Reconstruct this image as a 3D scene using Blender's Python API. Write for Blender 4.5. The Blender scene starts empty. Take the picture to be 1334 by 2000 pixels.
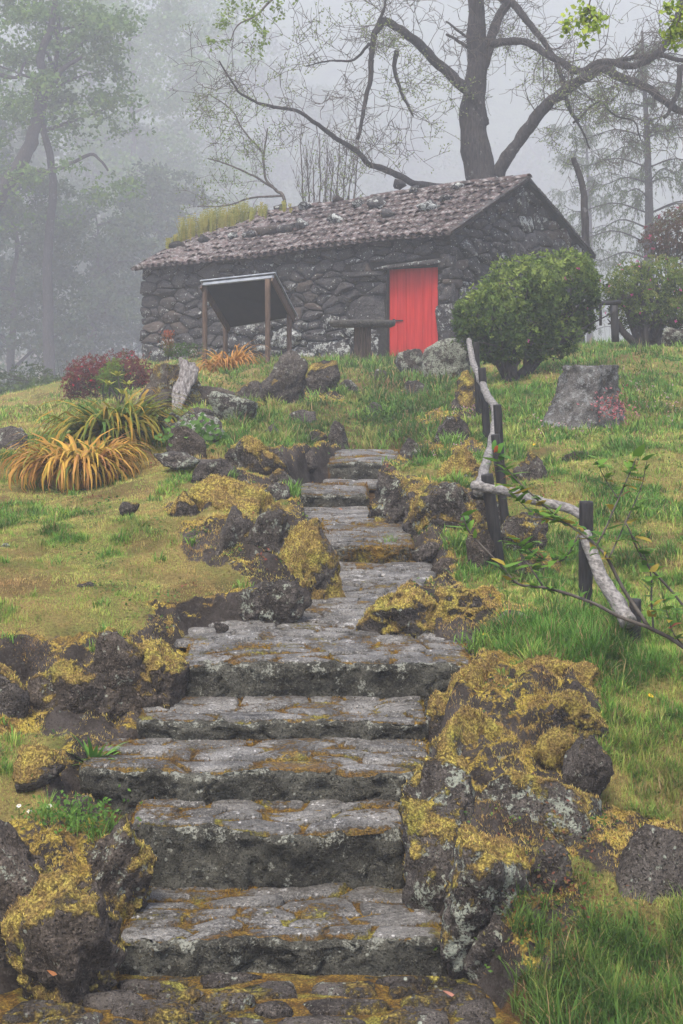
import bpy, math, random
import numpy as np
from mathutils import Vector, Matrix

# ------------------------------------------------------------------ camera, world, sun, exposure
SC = bpy.context.scene
COL = SC.collection
F = 2800.0           # focal length in pixels of the 1334x2000 photograph
HY = 700.0           # row of the horizon
H = 3.0              # height of the lens above the zero level
cam_data = bpy.data.cameras.new("camera")
cam = bpy.data.objects.new("camera", cam_data)
COL.objects.link(cam)
cam.location = (0, 0, H)
cam.rotation_euler = (math.radians(90), 0, 0)
cam_data.sensor_fit = 'VERTICAL'
cam_data.sensor_height = 36.0
cam_data.lens = 36.0 * F / 2000.0
cam_data.shift_y = -(1000.0 - HY) / 2000.0
cam_data.clip_start = 0.1
cam_data.clip_end = 1000.0
cam_data.dof.use_dof = True
cam_data.dof.focus_distance = 11.0
cam_data.dof.aperture_fstop = 20.0
SC.camera = cam

world = bpy.data.worlds.new("World")
SC.world = world
world.use_nodes = True
wn = world.node_tree.nodes
wl = world.node_tree.links
wn.clear()
sky = wn.new("ShaderNodeTexSky")
sky.sky_type = 'NISHITA'
sky.sun_disc = False
SUN_EL, SUN_AZ = math.radians(62), math.radians(200)
sky.sun_elevation = SUN_EL
sky.sun_rotation = SUN_AZ
sky.altitude = 600
sky.air_density = 1.0
sky.dust_density = 6.0
sky.ozone_density = 0.6
bg = wn.new("ShaderNodeBackground")
bg.inputs[1].default_value = 0.115
wo = wn.new("ShaderNodeOutputWorld")
wl.new(sky.outputs[0], bg.inputs[0])
wl.new(bg.outputs[0], wo.inputs[0])

sd = bpy.data.lights.new("sun", 'SUN')
sd.energy = 1.5
sd.angle = math.radians(18)
sd.color = (1.0, 0.93, 0.80)
sun = bpy.data.objects.new("sun", sd)
COL.objects.link(sun)
_d = Vector((math.sin(SUN_AZ) * math.cos(SUN_EL), math.cos(SUN_AZ) * math.cos(SUN_EL), math.sin(SUN_EL)))
sun.rotation_euler = _d.to_track_quat('Z', 'Y').to_euler()
sun.location = (0, 0, 40)

SC.view_settings.view_transform = 'Standard'
SC.view_settings.look = 'None'
SC.view_settings.gamma = 1.0
SC.view_settings.use_curve_mapping = False
SC.view_settings.exposure = 1.86
SC.cycles.use_denoising = True
SC.cycles.max_bounces = 6
SC.cycles.diffuse_bounces = 3
SC.cycles.glossy_bounces = 2
SC.cycles.transmission_bounces = 3
SC.cycles.volume_bounces = 1
SC.cycles.transparent_max_bounces = 8
SC.cycles.use_adaptive_sampling = False
HAZE_DENSITY = 0.0043
HAZE_COLOR = (0.89, 0.92, 1.0)

# ------------------------------------------------------------------ helpers
RNG = np.random.default_rng(7)
random.seed(7)


def P(px, py, Y):
    """a pixel of the photograph at distance Y -> point of the place"""
    return np.array([(px - 667.0) / F * Y, Y, H - (py - HY) / F * Y])


_perm = np.random.default_rng(3).permutation(256)
_perm = np.concatenate([_perm, _perm, _perm])
_grad = np.random.default_rng(4).normal(size=(256, 3))
_grad /= np.linalg.norm(_grad, axis=1)[:, None]


def perlin(p):
    p = np.asarray(p, float)
    i = np.floor(p).astype(int)
    f = p - i
    i &= 255
    u = f * f * f * (f * (f * 6 - 15) + 10)
    out = 0
    for dx in (0, 1):
        wx = u[:, 0] if dx else 1 - u[:, 0]
        for dy in (0, 1):
            wy = u[:, 1] if dy else 1 - u[:, 1]
            for dz in (0, 1):
                wz = u[:, 2] if dz else 1 - u[:, 2]
                h = _perm[_perm[_perm[(i[:, 0] + dx) & 255] + ((i[:, 1] + dy) & 255)] + ((i[:, 2] + dz) & 255)]
                g = _grad[h]
                d = g[:, 0] * (f[:, 0] - dx) + g[:, 1] * (f[:, 1] - dy) + g[:, 2] * (f[:, 2] - dz)
                out = out + wx * wy * wz * d
    return out * 1.6


def fbm(p, scale=1.0, octaves=4, seed=0, gain=0.5):
    p = np.asarray(p, float) * scale + seed * 17.31
    a, s = 1.0, 0
    for k in range(octaves):
        s = s + a * perlin(p)
        p = p * 2.03 + 5.1
        a *= gain
    return s


def sstep(a, b, x):
    t = np.clip((x - a) / (b - a), 0, 1)
    return t * t * (3 - 2 * t)


class MB:
    """collects vertices and faces; build() links them as ONE mesh object"""

    def __init__(s):
        s.v, s.q, s.t, s.c, s.n = [], [], [], [], 0

    def add(s, v, quads=None, tris=None, col=None):
        v = np.asarray(v, float).reshape(-1, 3)
        if quads is not None and len(quads):
            s.q.append(np.asarray(quads, int).reshape(-1, 4) + s.n)
        if tris is not None and len(tris):
            s.t.append(np.asarray(tris, int).reshape(-1, 3) + s.n)
        if col is None:
            col = (1, 1, 1)
        col = np.asarray(col, float)
        if col.ndim == 1:
            col = np.tile(col[:3], (len(v), 1))
        s.c.append(col[:, :3])
        s.v.append(v)
        s.n += len(v)

    def mesh(s, name, mat, smooth=True, origin=None, attrs=None):
        v = np.concatenate(s.v)
        if origin is not None:
            v = v - np.asarray(origin)
        q = np.concatenate(s.q) if s.q else np.zeros((0, 4), int)
        t = np.concatenate(s.t) if s.t else np.zeros((0, 3), int)
        me = bpy.data.meshes.new(name)
        me.vertices.add(len(v))
        me.vertices.foreach_set("co", v.astype(np.float32).ravel())
        nl = q.size + t.size
        me.loops.add(nl)
        me.loops.foreach_set("vertex_index", np.concatenate([q.ravel(), t.ravel()]).astype(np.int32))
        me.polygons.add(len(q) + len(t))
        st = np.concatenate([np.arange(len(q)) * 4, q.size + np.arange(len(t)) * 3]).astype(np.int32)
        me.polygons.foreach_set("loop_start", st)
        try:
            me.polygons.foreach_set("loop_total", np.concatenate([np.full(len(q), 4), np.full(len(t), 3)]).astype(np.int32))
        except Exception:
            pass
        me.polygons.foreach_set("use_smooth", np.full(len(q) + len(t), bool(smooth)))
        me.update(calc_edges=True)
        a = me.attributes.new("col", 'FLOAT_COLOR', 'POINT')
        c = np.concatenate(s.c)
        a.data.foreach_set("color", np.concatenate([c, np.ones((len(c), 1))], 1).astype(np.float32).ravel())
        for k, val in (attrs or {}).items():
            at = me.attributes.new(k, 'FLOAT', 'POINT')
            at.data.foreach_set("value", np.asarray(val, np.float32))
        if mat:
            me.materials.append(mat)
        return me

    def build(s, name, mat, parent=None, smooth=True, local=False, attrs=None, origin=None):
        if parent is not None and not local:
            origin = np.array(parent.location)
            pp = parent.parent
            while pp is not None:
                origin = origin + np.array(pp.location)
                pp = pp.parent
        me = s.mesh(name, mat, smooth, origin, attrs)
        o = bpy.data.objects.new(name, me)
        COL.objects.link(o)
        if parent is not None:
            o.parent = parent
        elif origin is not None:
            o.location = tuple(origin)
        return o


def tag(o, label=None, cat=None, group=None, kind=None):
    if label: o["label"] = label
    if cat: o["category"] = cat
    if group: o["group"] = group
    if kind: o["kind"] = kind
    return o


def empty(name, loc, rz=0.0):
    o = bpy.data.objects.new(name, None)
    o.empty_display_size = 0.2
    o.location = tuple(loc)
    o.rotation_euler = (0, 0, rz)
    COL.objects.link(o)
    return o


def tube_arrays(pts, rad, sides=8, rough=0.0, seed=0, cap=True):
    pts = np.asarray(pts, float)
    n = len(pts)
    rad = np.broadcast_to(np.asarray(rad, float), (n,))
    t = np.gradient(pts, axis=0)
    t /= np.linalg.norm(t, axis=1)[:, None] + 1e-9
    up = np.array([0.13, 0.31, 1.0]) if abs(t[0][2]) < 0.9 else np.array([1.0, 0.2, 0.1])
    a = np.cross(t, up); a /= np.linalg.norm(a, axis=1)[:, None] + 1e-9
    b = np.cross(t, a)
    ang = np.linspace(0, 2 * np.pi, sides, endpoint=False)
    ring = a[:, None, :] * np.cos(ang)[None, :, None] + b[:, None, :] * np.sin(ang)[None, :, None]
    r = rad[:, None].repeat(sides, 1)
    v = pts[:, None, :] + ring * r[:, :, None]
    v = v.reshape(-1, 3)
    if rough > 0:
        nn = fbm(v, 1.0 / max(rad.max(), 1e-3) * 0.6, 3, seed)
        v = v + ring.reshape(-1, 3) * (nn * rough * r.ravel())[:, None]
    i = np.arange(n - 1)[:, None] * sides
    j = np.arange(sides)[None, :]
    q = np.stack([i + j, i + (j + 1) % sides, i + sides + (j + 1) % sides, i + sides + j], -1).reshape(-1, 4)
    tr = []
    if cap:
        v = np.concatenate([v, pts[:1], pts[-1:]])
        c0, c1 = n * sides, n * sides + 1
        for k in range(sides):
            tr.append((c0, (k + 1) % sides, k))
            tr.append((c1, (n - 1) * sides + k, (n - 1) * sides + (k + 1) % sides))
    return v, q, tr


def add_tube(mb, pts, rad, sides=8, rough=0.0, seed=0, cap=True, col=None):
    v, q, t = tube_arrays(pts, rad, sides, rough, seed, cap)
    mb.add(v, q, t, col)


def smooth_path(pts, n):
    """Catmull-Rom through pts"""
    pts = np.asarray(pts, float)
    if len(pts) < 3:
        s = np.linspace(0, 1, n)[:, None]
        return pts[0] * (1 - s) + pts[-1] * s
    p = np.vstack([2 * pts[0] - pts[1], pts, 2 * pts[-1] - pts[-2]])
    m = len(pts) - 1
    out = []
    for x in np.linspace(0, m - 1e-6, n):
        k = int(x); u = x - k
        a, b, c, d = p[k], p[k + 1], p[k + 2], p[k + 3]
        out.append(0.5 * (2 * b + (c - a) * u + (2 * a - 5 * b + 4 * c - d) * u * u + (3 * b - a - 3 * c + d) * u ** 3))
    return np.array(out)


def add_ribbons(mb, base, az, length, width, el0, el1, K, c0, c1, twist=0.0, rng=RNG):
    """curved blades / strap leaves, one per row of base: elevation runs from el0 to el1, colour c0 to c1"""
    N = len(base)
    base = np.asarray(base, float)
    f = lambda a: np.broadcast_to(np.asarray(a, float), (N,))
    az, length, width, el0, el1 = map(f, (az, length, width, el0, el1))
    c0 = np.broadcast_to(np.asarray(c0, float), (N, 3)); c1 = np.broadcast_to(np.asarray(c1, float), (N, 3))
    h = np.stack([np.cos(az), np.sin(az), 0 * az], 1)
    tw = az + np.pi / 2 + np.broadcast_to(np.asarray(twist, float), (N,))
    side = np.stack([np.cos(tw), np.sin(tw), 0 * tw], 1)
    p = base.copy()
    V, C = [], []
    for k in range(K + 1):
        s = k / K
        w = width * (1 - s ** 2.2) * (0.75 + 0.9 * s * (1 - s)) if k < K else width * 0
        V.append(p - side * (w / 2)[:, None]); V.append(p + side * (w / 2)[:, None]) if k < K else None
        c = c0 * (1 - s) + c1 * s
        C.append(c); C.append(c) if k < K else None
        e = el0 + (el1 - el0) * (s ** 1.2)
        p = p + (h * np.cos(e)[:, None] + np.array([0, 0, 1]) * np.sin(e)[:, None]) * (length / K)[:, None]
    nv = 2 * K + 1
    V = np.stack(V, 1).reshape(-1, 3)
    C = np.stack(C, 1).reshape(-1, 3)
    o = (np.arange(N) * nv)[:, None]
    q = []
    for k in range(K - 1):
        q.append(np.stack([o[:, 0] + 2 * k, o[:, 0] + 2 * k + 1, o[:, 0] + 2 * k + 3, o[:, 0] + 2 * k + 2], 1))
    t = np.stack([o[:, 0] + 2 * K - 2, o[:, 0] + 2 * K - 1, o[:, 0] + 2 * K], 1)
    mb.add(V, np.concatenate(q) if q else None, t, C)


def add_leaves(mb, pos, size, col, normal=None, spread=1.0, aspect=0.5, rng=RNG, axis=None):
    """small folded rhombic leaves"""
    N = len(pos)
    if N == 0:
        return
    pos = np.asarray(pos, float)
    size = np.broadcast_to(np.asarray(size, float), (N,))[:, None]
    r = rng.normal(size=(N, 3))
    if normal is not None:
        r = np.asarray(normal) + r * spread
    r /= np.linalg.norm(r, axis=1)[:, None] + 1e-9
    a = rng.normal(size=(N, 3)) if axis is None else np.asarray(axis) + rng.normal(size=(N, 3)) * 0.35
    a = a - r * (a * r).sum(1)[:, None]
    a /= np.linalg.norm(a, axis=1)[:, None] + 1e-9
    b = np.cross(r, a)
    V = np.stack([pos, pos + a * size * 0.5 + b * size * aspect * 0.5 + r * size * 0.08,
                  pos + a * size, pos + a * size * 0.5 - b * size * aspect * 0.5 + r * size * 0.08], 1).reshape(-1, 3)
    o = np.arange(N) * 4
    t = np.concatenate([np.stack([o, o + 1, o + 2], 1), np.stack([o, o + 2, o + 3], 1)])
    col = np.broadcast_to(np.asarray(col, float), (N, 3))
    mb.add(V, None, t, np.repeat(col, 4, 0))


def mixcol(cols, t):
    """piecewise colour ramp, t in 0..1"""
    cols = np.asarray(cols, float)
    x = np.clip(t, 0, 1) * (len(cols) - 1)
    i = np.minimum(x.astype(int), len(cols) - 2)
    f = (x - i)[:, None]
    return cols[i] * (1 - f) + cols[i + 1] * f


# ------------------------------------------------------------------ materials
class NT:
    def __init__(s, name):
        s.m = bpy.data.materials.new(name); s.m.use_nodes = True
        s.n = s.m.node_tree.nodes; s.l = s.m.node_tree.links
        s.n.clear()
        s.out = s.n.new("ShaderNodeOutputMaterial")
        s.tc = s.n.new("ShaderNodeTexCoord")

    def link(s, a, b): s.l.new(a, b)

    def val(s, x, sock):
        if isinstance(x, (int, float)): sock.default_value = x
        elif isinstance(x, (tuple, list)): sock.default_value = (*x, 1.0) if len(x) == 3 else x
        else: s.link(x, sock)

    def noise(s, scale, detail=4, rough=0.55, vec=None, dist=0.0):
        n = s.n.new("ShaderNodeTexNoise")
        n.inputs["Scale"].default_value = scale; n.inputs["Detail"].default_value = detail
        n.inputs["Roughness"].default_value = rough; n.inputs["Distortion"].default_value = dist
        s.link(vec or s.tc.outputs["Object"], n.inputs["Vector"])
        return n.outputs["Fac"]

    def voro(s, scale, feature='F1', vec=None, out="Distance"):
        n = s.n.new("ShaderNodeTexVoronoi"); n.feature = feature
        n.inputs["Scale"].default_value = scale
        s.link(vec or s.tc.outputs["Object"], n.inputs["Vector"])
        return n.outputs[out]

    def ramp(s, fac, a, b, lo=0.0, hi=1.0):
        n = s.n.new("ShaderNodeMapRange"); n.interpolation_type = 'SMOOTHSTEP'
        s.val(fac, n.inputs[0])
        n.inputs[1].default_value = a; n.inputs[2].default_value = b
        n.inputs[3].default_value = lo; n.inputs[4].default_value = hi
        return n.outputs[0]

    def mix(s, fac, a, b):
        n = s.n.new("ShaderNodeMix"); n.data_type = 'RGBA'
        s.val(fac, n.inputs[0]); s.val(a, n.inputs[6]); s.val(b, n.inputs[7])
        return n.outputs[2]

    def math(s, op, a, b=0.0, c=None):
        n = s.n.new("ShaderNodeMath"); n.operation = op
        s.val(a, n.inputs[0]); s.val(b, n.inputs[1])
        if c is not None: s.val(c, n.inputs[2])
        return n.outputs[0]

    def attr(s, name, out="Fac"):
        n = s.n.new("ShaderNodeAttribute"); n.attribute_name = name
        return n.outputs[out]

    def rand(s):
        return s.n.new("ShaderNodeObjectInfo").outputs["Random"]

    def bump(s, h, strength=0.5, dist=0.02, prev=None):
        n = s.n.new("ShaderNodeBump")
        n.inputs["Strength"].default_value = strength; n.inputs["Distance"].default_value = dist
        s.link(h, n.inputs["Height"])
        if prev is not None: s.link(prev, n.inputs["Normal"])
        return n.outputs[0]

    def principled(s, col, rough=0.85, normal=None, spec=0.3):
        n = s.n.new("ShaderNodeBsdfPrincipled")
        s.val(col, n.inputs["Base Color"]); s.val(rough, n.inputs["Roughness"])
        n.inputs["Specular IOR Level"].default_value = spec
        if normal is not None: s.link(normal, n.inputs["Normal"])
        s.link(n.outputs[0], s.out.inputs[0])
        return n

    def scaled(s, v):
        n = s.n.new("ShaderNodeMapping"); n.inputs["Scale"].default_value = v
        s.link(s.tc.outputs["Object"], n.inputs["Vector"])
        return n.outputs[0]


def m_rock(name, c1, c2, lich=(0.25, 0.27, 0.22), scale=1.0, moss1=(0.56, 0.45, 0.10), moss2=(0.27, 0.18, 0.065), base_l=0.0, rnd=0.0, wet=0.8, spec=0.10):
    """volcanic rock; attributes moss and lich on the mesh say where moss and lichen grow"""
    t = NT(name)
    big = t.noise(3.0 * scale, 5, 0.6)
    fine = t.noise(38 * scale, 5, 0.7)
    c = t.mix(t.ramp(big, 0.35, 0.65), c1, c2)
    c = t.mix(t.ramp(fine, 0.5, 0.72, 0, 0.75), c, tuple(x * 2.0 for x in c2))
    c = t.mix(t.ramp(t.noise(110 * scale, 3, .6), 0.58, 0.68, 0, 0.55), c, tuple(x * 2.8 for x in c2))
    c = t.mix(t.ramp(t.noise(1.7 * scale, 4, .6), 0.45, 0.7, 0, 0.5), c, tuple(x * 0.6 for x in c1))
    c = t.mix(t.ramp(t.noise(75 * scale, 3), 0.34, 0.48, 0.85, 0.0), c, tuple(x * 0.35 for x in c1))
    if rnd:
        r = t.rand()
        c = t.mix(t.ramp(r, 0.85, 1.0, 0, 0.6), c, (0.105, 0.08, 0.063))
        c = t.mix(t.ramp(r, 0.0, 0.35, 0.5, 0.0), c, tuple(x * 0.45 for x in c1))
    la = t.attr("lich")
    ln = t.math('ADD', t.noise(9 * scale, 7, 0.75), t.math('MULTIPLY', t.math('ADD', la, base_l), 0.11))
    lf = t.ramp(ln, 0.655, 0.69)
    lf = t.math('MULTIPLY', lf, t.ramp(t.noise(60 * scale, 3), 0.38, 0.5))
    c = t.mix(t.math('MULTIPLY', lf, 0.85), c, t.mix(t.noise(20 * scale), tuple(x * 0.8 for x in lich), tuple(min(1, x * 1.35) for x in lich)))
    sp = t.math('MULTIPLY', t.ramp(t.voro(13 * scale), 0.10, 0.17, 1, 0), t.ramp(t.noise(3.1 * scale, 3), 0.47, 0.56))
    c = t.mix(t.math('MULTIPLY', sp, 0.8), c, tuple(min(1, x * 1.25) for x in lich))
    ma = t.math('ADD', t.attr("moss"), t.math('MULTIPLY', t.math('SUBTRACT', t.noise(26 * scale, 5, 0.7), 0.5), 1.5))
    mf = t.ramp(ma, 0.44, 0.74)
    mc = t.mix(t.ramp(t.noise(9 * scale, 5, .7), 0.42, 0.66), moss2, moss1)
    mc = t.mix(t.ramp(t.noise(4 * scale, 3), 0.5, 0.7, 0, 0.7), mc, (0.36, 0.37, 0.07))
    mc = t.mix(t.ramp(t.noise(70 * scale, 4), 0.4, 0.65, 0.75, 0.0), mc, (0.05, 0.035, 0.015))
    c = t.mix(mf, c, mc)
    hgt = t.math('ADD', t.math('MULTIPLY', t.noise(13 * scale, 6, 0.65), 1.0), t.math('MULTIPLY', fine, 0.35))
    hgt = t.math('ADD', hgt, t.math('MULTIPLY', mf, t.math('ADD', 0.15, t.math('MULTIPLY', t.noise(120 * scale, 2), 0.5))))
    hgt = t.math('SUBTRACT', hgt, t.math('MULTIPLY', t.ramp(t.voro(30 * scale), 0.05, 0.3, 1, 0), 0.25))
    nrm = t.bump(hgt, 1.0, 0.05 / scale)
    t.principled(c, t.mix(mf, (wet,) * 3, (0.98,) * 3), nrm, spec)
    return t.m


def m_foliage(name, trans=0.35, rough=0.6, spec=0.15, vary=0.25):
    t = NT(name)
    c = t.attr("col", "Color")
    d = t.n.new("ShaderNodeBsdfPrincipled")
    t.link(c, d.inputs["Base Color"]); d.inputs["Roughness"].default_value = rough
    d.inputs["Specular IOR Level"].default_value = spec
    tr = t.n.new("ShaderNodeBsdfTranslucent"); t.link(c, tr.inputs[0])
    mx = t.n.new("ShaderNodeMixShader"); mx.inputs[0].default_value = trans
    t.link(d.outputs[0], mx.inputs[1]); t.link(tr.outputs[0], mx.inputs[2]); t.link(mx.outputs[0], t.out.inputs[0])
    return t.m


def m_simple(name, c1, c2, scale=10, rough=0.8, bump=0.3, stretch=None, spec=0.1, dist=0.01, lich=None):
    t = NT(name)
    vec = t.scaled(stretch) if stretch else None
    n = t.noise(scale, 6, 0.65, vec)
    c = t.mix(t.ramp(n, 0.3, 0.7), c1, c2)
    if lich:
        c = t.mix(t.ramp(t.noise(scale * 0.6, 6, 0.75), 0.60, 0.66, 0, 0.8), c, lich)
    t.principled(c, rough, t.bump(n, bump, dist), spec)
    return t.m


M = {}
M['rock'] = m_rock("volcanic rock", (0.026, 0.022, 0.019), (0.095, 0.083, 0.074))
M['rock_near'] = m_rock("near volcanic rock", (0.024, 0.020, 0.017), (0.090, 0.079, 0.070), scale=1.4)
M['rock_brown'] = m_rock("brown volcanic rock", (0.030, 0.024, 0.019), (0.092, 0.076, 0.063), scale=1.3)
M['wall_stone'] = m_rock("cottage wall stone", (0.018, 0.017, 0.018), (0.085, 0.08, 0.08), lich=(0.42, 0.44, 0.42), rnd=1.0)
M['riser'] = m_rock("weathered step stone", (0.022, 0.021, 0.017), (0.078, 0.076, 0.062), lich=(0.22, 0.225, 0.19), scale=1.6, moss1=(0.38, 0.24, 0.04), moss2=(0.16, 0.085, 0.02))
M['paving'] = m_rock("worn paving stone", (0.062, 0.058, 0.052), (0.20, 0.192, 0.178), lich=(0.40, 0.39, 0.38), scale=1.6, wet=0.5, spec=0.35, moss1=(0.38, 0.24, 0.04), moss2=(0.20, 0.11, 0.03))
M['foliage'] = m_foliage("leaf")
M['grass'] = m_foliage("grass blade", 0.30, 0.65, 0.2)
M['mossfuzz'] = m_foliage("moss strand", 0.25, 0.9, 0.05)
M['bark'] = m_simple("dark bark", (0.018, 0.016, 0.016), (0.062, 0.055, 0.054), 9, 0.9, 0.9, (3, 3, 0.6), dist=0.06, lich=(0.16, 0.16, 0.16))
M['twig'] = m_simple("twig bark", (0.05, 0.042, 0.038), (0.13, 0.115, 0.10), 14, 0.9, 0.3)
M['post'] = m_simple("dark treated post", (0.008, 0.008, 0.009), (0.03, 0.028, 0.028), 14, 0.55, 0.5, (4, 4, 0.5), 0.2)
M['rail'] = m_simple("weathered grey pole", (0.07, 0.065, 0.06), (0.26, 0.245, 0.23), 12, 0.6, 0.6, (4, 1.2, 6), 0.15, 0.02)
M['wood'] = m_simple("brown stained wood", (0.05, 0.034, 0.026), (0.125, 0.085, 0.062), 10, 0.8, 0.4, (6, 6, 0.7))
M['metal'] = m_simple("pale grey metal edge", (0.18, 0.20, 0.23), (0.28, 0.3, 0.33), 8, 0.45, 0.1)
M['panel_back'] = m_simple("black board back", (0.008, 0.009, 0.012), (0.016, 0.018, 0.022), 6, 0.7, 0.05)
M['earth'] = m_simple("dark mortar and earth", (0.012, 0.011, 0.010), (0.03, 0.027, 0.024), 16, 0.95, 0.6, dist=0.03)  # near-black colour of the wall core behind the stones and the roof deck
M['stone_table'] = m_rock("table stone", (0.05, 0.047, 0.043), (0.095, 0.09, 0.082), lich=(0.2, 0.2, 0.18), scale=1.5)
M['stump_wood'] = m_simple("silvery dead wood", (0.07, 0.06, 0.055), (0.33, 0.31, 0.30), 9, 0.9, 0.9, (5, 5, 0.5), dist=0.04)
M['petal'] = m_foliage("petal", 0.4, 0.6, 0.1)


def m_tile():
    t = NT("old clay roof tile")
    r = t.rand()
    c = t.mix(r, (0.062, 0.045, 0.043), (0.135, 0.10, 0.095))
    c = t.mix(t.ramp(t.noise(7, 5, 0.7), 0.4, 0.6), c, (0.035, 0.030, 0.028))
    c = t.mix(t.ramp(t.math('ADD', t.noise(14, 5, 0.75), t.math('MULTIPLY', r, 0.08)), 0.56, 0.64, 0, 0.75), c, (0.30, 0.28, 0.275))
    t.principled(c, 0.9, t.bump(t.noise(40, 5, 0.7), 0.5, 0.01), 0.08)
    return t.m


def m_door():
    t = NT("red painted plank")
    v = t.scaled((12, 12, 0.8))
    c = t.mix(t.ramp(t.noise(2.0, 4, 0.6, v), 0.35, 0.7), (0.33, 0.016, 0.015), (0.44, 0.028, 0.023))
    c = t.mix(t.ramp(t.noise(3, 5, 0.7), 0.62, 0.75, 0, 0.35), c, (0.27, 0.025, 0.02))
    sp = t.n.new('ShaderNodeSeparateXYZ'); t.link(t.tc.outputs['Object'], sp.inputs[0])
    c = t.mix(t.math('MULTIPLY', t.ramp(sp.outputs[2], 0.0, 0.45, 0.7, 0.0), t.ramp(t.noise(9, 5, .7), .35, .65)), c, (0.10, 0.03, 0.025))
    t.principled(c, 0.55, t.bump(t.noise(5, 4, 0.6, v), 0.25, 0.004), 0.15)
    return t.m


def m_ground():
    t = NT("turf and soil")
    g = t.n.new("ShaderNodeNewGeometry").outputs["Position"]
    a = t.noise(0.9, 5, 0.65, g); b = t.noise(7, 6, 0.7, g); cfine = t.noise(60, 5, 0.75, g)
    c = t.mix(t.ramp(a, 0.4, 0.6), (0.25, 0.19, 0.07), (0.18, 0.19, 0.055))
    c = t.mix(t.ramp(b, 0.45, 0.68, 0, 0.9), c, (0.30, 0.21, 0.08))
    c = t.mix(t.ramp(cfine, 0.35, 0.55, 0.7, 0), c, (0.045, 0.032, 0.018))
    soil = t.mix(t.ramp(b, 0.35, 0.7), (0.040, 0.026, 0.016), (0.12, 0.068, 0.028))
    c = t.mix(t.attr("soil"), c, soil)
    rc = t.mix(t.ramp(t.noise(4, 5, 0.6, g), 0.35, 0.65), (0.034, 0.028, 0.024), (0.085, 0.072, 0.064))
    rc = t.mix(t.ramp(t.noise(50, 5, 0.7, g), 0.5, 0.8, 0, 0.6), rc, (0.17, 0.155, 0.145))
    rc = t.mix(t.ramp(t.noise(120, 3, 0.5, g), 0.3, 0.48, 0.6, 0.0), rc, (0.012, 0.010, 0.009))
    rc = t.mix(t.ramp(t.noise(11, 7, 0.75, g), 0.63, 0.67, 0, 0.8), rc, (0.24, 0.26, 0.21))
    mf = t.ramp(t.math('ADD', t.attr("moss"), t.math('MULTIPLY', t.math('SUBTRACT', t.noise(30, 5, 0.7, g), 0.5), 1.6)), 0.5, 0.68)
    mc = t.mix(t.ramp(t.noise(10, 4, 0.5, g), 0.38, 0.62), (0.28, 0.18, 0.055), (0.56, 0.43, 0.08))
    mc = t.mix(t.ramp(t.noise(85, 4, 0.5, g), 0.4, 0.65, 0.75, 0.0), mc, (0.05, 0.035, 0.015))
    rc = t.mix(mf, rc, mc)
    rm = t.ramp(t.math('ADD', t.attr("rocky"), t.math('MULTIPLY', t.math('SUBTRACT', t.noise(14, 5, 0.7, g), 0.5), 0.9)), 0.4, 0.6)
    c = t.mix(rm, c, rc)
    h = t.math('ADD', b, t.math('MULTIPLY', cfine, 0.6))
    t.principled(c, 0.95, t.bump(h, 1.0, 0.045), 0.05)
    return t.m


M['tile'] = m_tile(); M['door'] = m_door(); M['ground'] = m_ground()

def vnormals(v, f):
    n = np.zeros_like(v)
    fn = np.cross(v[f[:, 1]] - v[f[:, 0]], v[f[:, 2]] - v[f[:, 0]])
    for k in range(3):
        np.add.at(n, f[:, k], fn)
    return n / (np.linalg.norm(n, axis=1)[:, None] + 1e-12), np.linalg.norm(fn, axis=1) / 2


# ------------------------------------------------------------------ terrain
# corridor of the steps: distance, left x, right x, level
COR = [  # Y, left px, right px, row of the surface
    (3.0, -900, 1500, 2900), (4.85, -200, 1000, 2035), (5.38, 120, 900, 1905), (5.42, 225, 885, 1846), (5.93, 270, 800, 1738),
    (5.97, 250, 800, 1622), (6.22, 170, 840, 1572), (6.27, 150, 850, 1508), (6.68, 265, 835, 1449), (6.72, 265, 835, 1410),
    (7.08, 320, 852, 1368), (7.12, 350, 925, 1300), (7.80, 390, 800, 1232), (8.15, 570, 730, 1200), (8.6, 655, 800, 1163),
    (9.2, 650, 850, 1125), (9.78, 625, 830, 1102), (9.82, 625, 820, 1068), (10.7, 598, 745, 1020), (11.68, 580, 720, 993),
    (11.72, 580, 720, 968), (12.88, 640, 785, 938), (12.92, 640, 785, 905), (13.9, 690, 790, 884)]
_cY = np.array([c[0] for c in COR])
_cL = np.array([(c[1] - 667) / F * c[0] for c in COR])
_cR = np.array([(c[2] - 667) / F * c[0] for c in COR])
_cZ = np.array([H - (c[3] - HY) / F * c[0] for c in COR])

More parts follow.
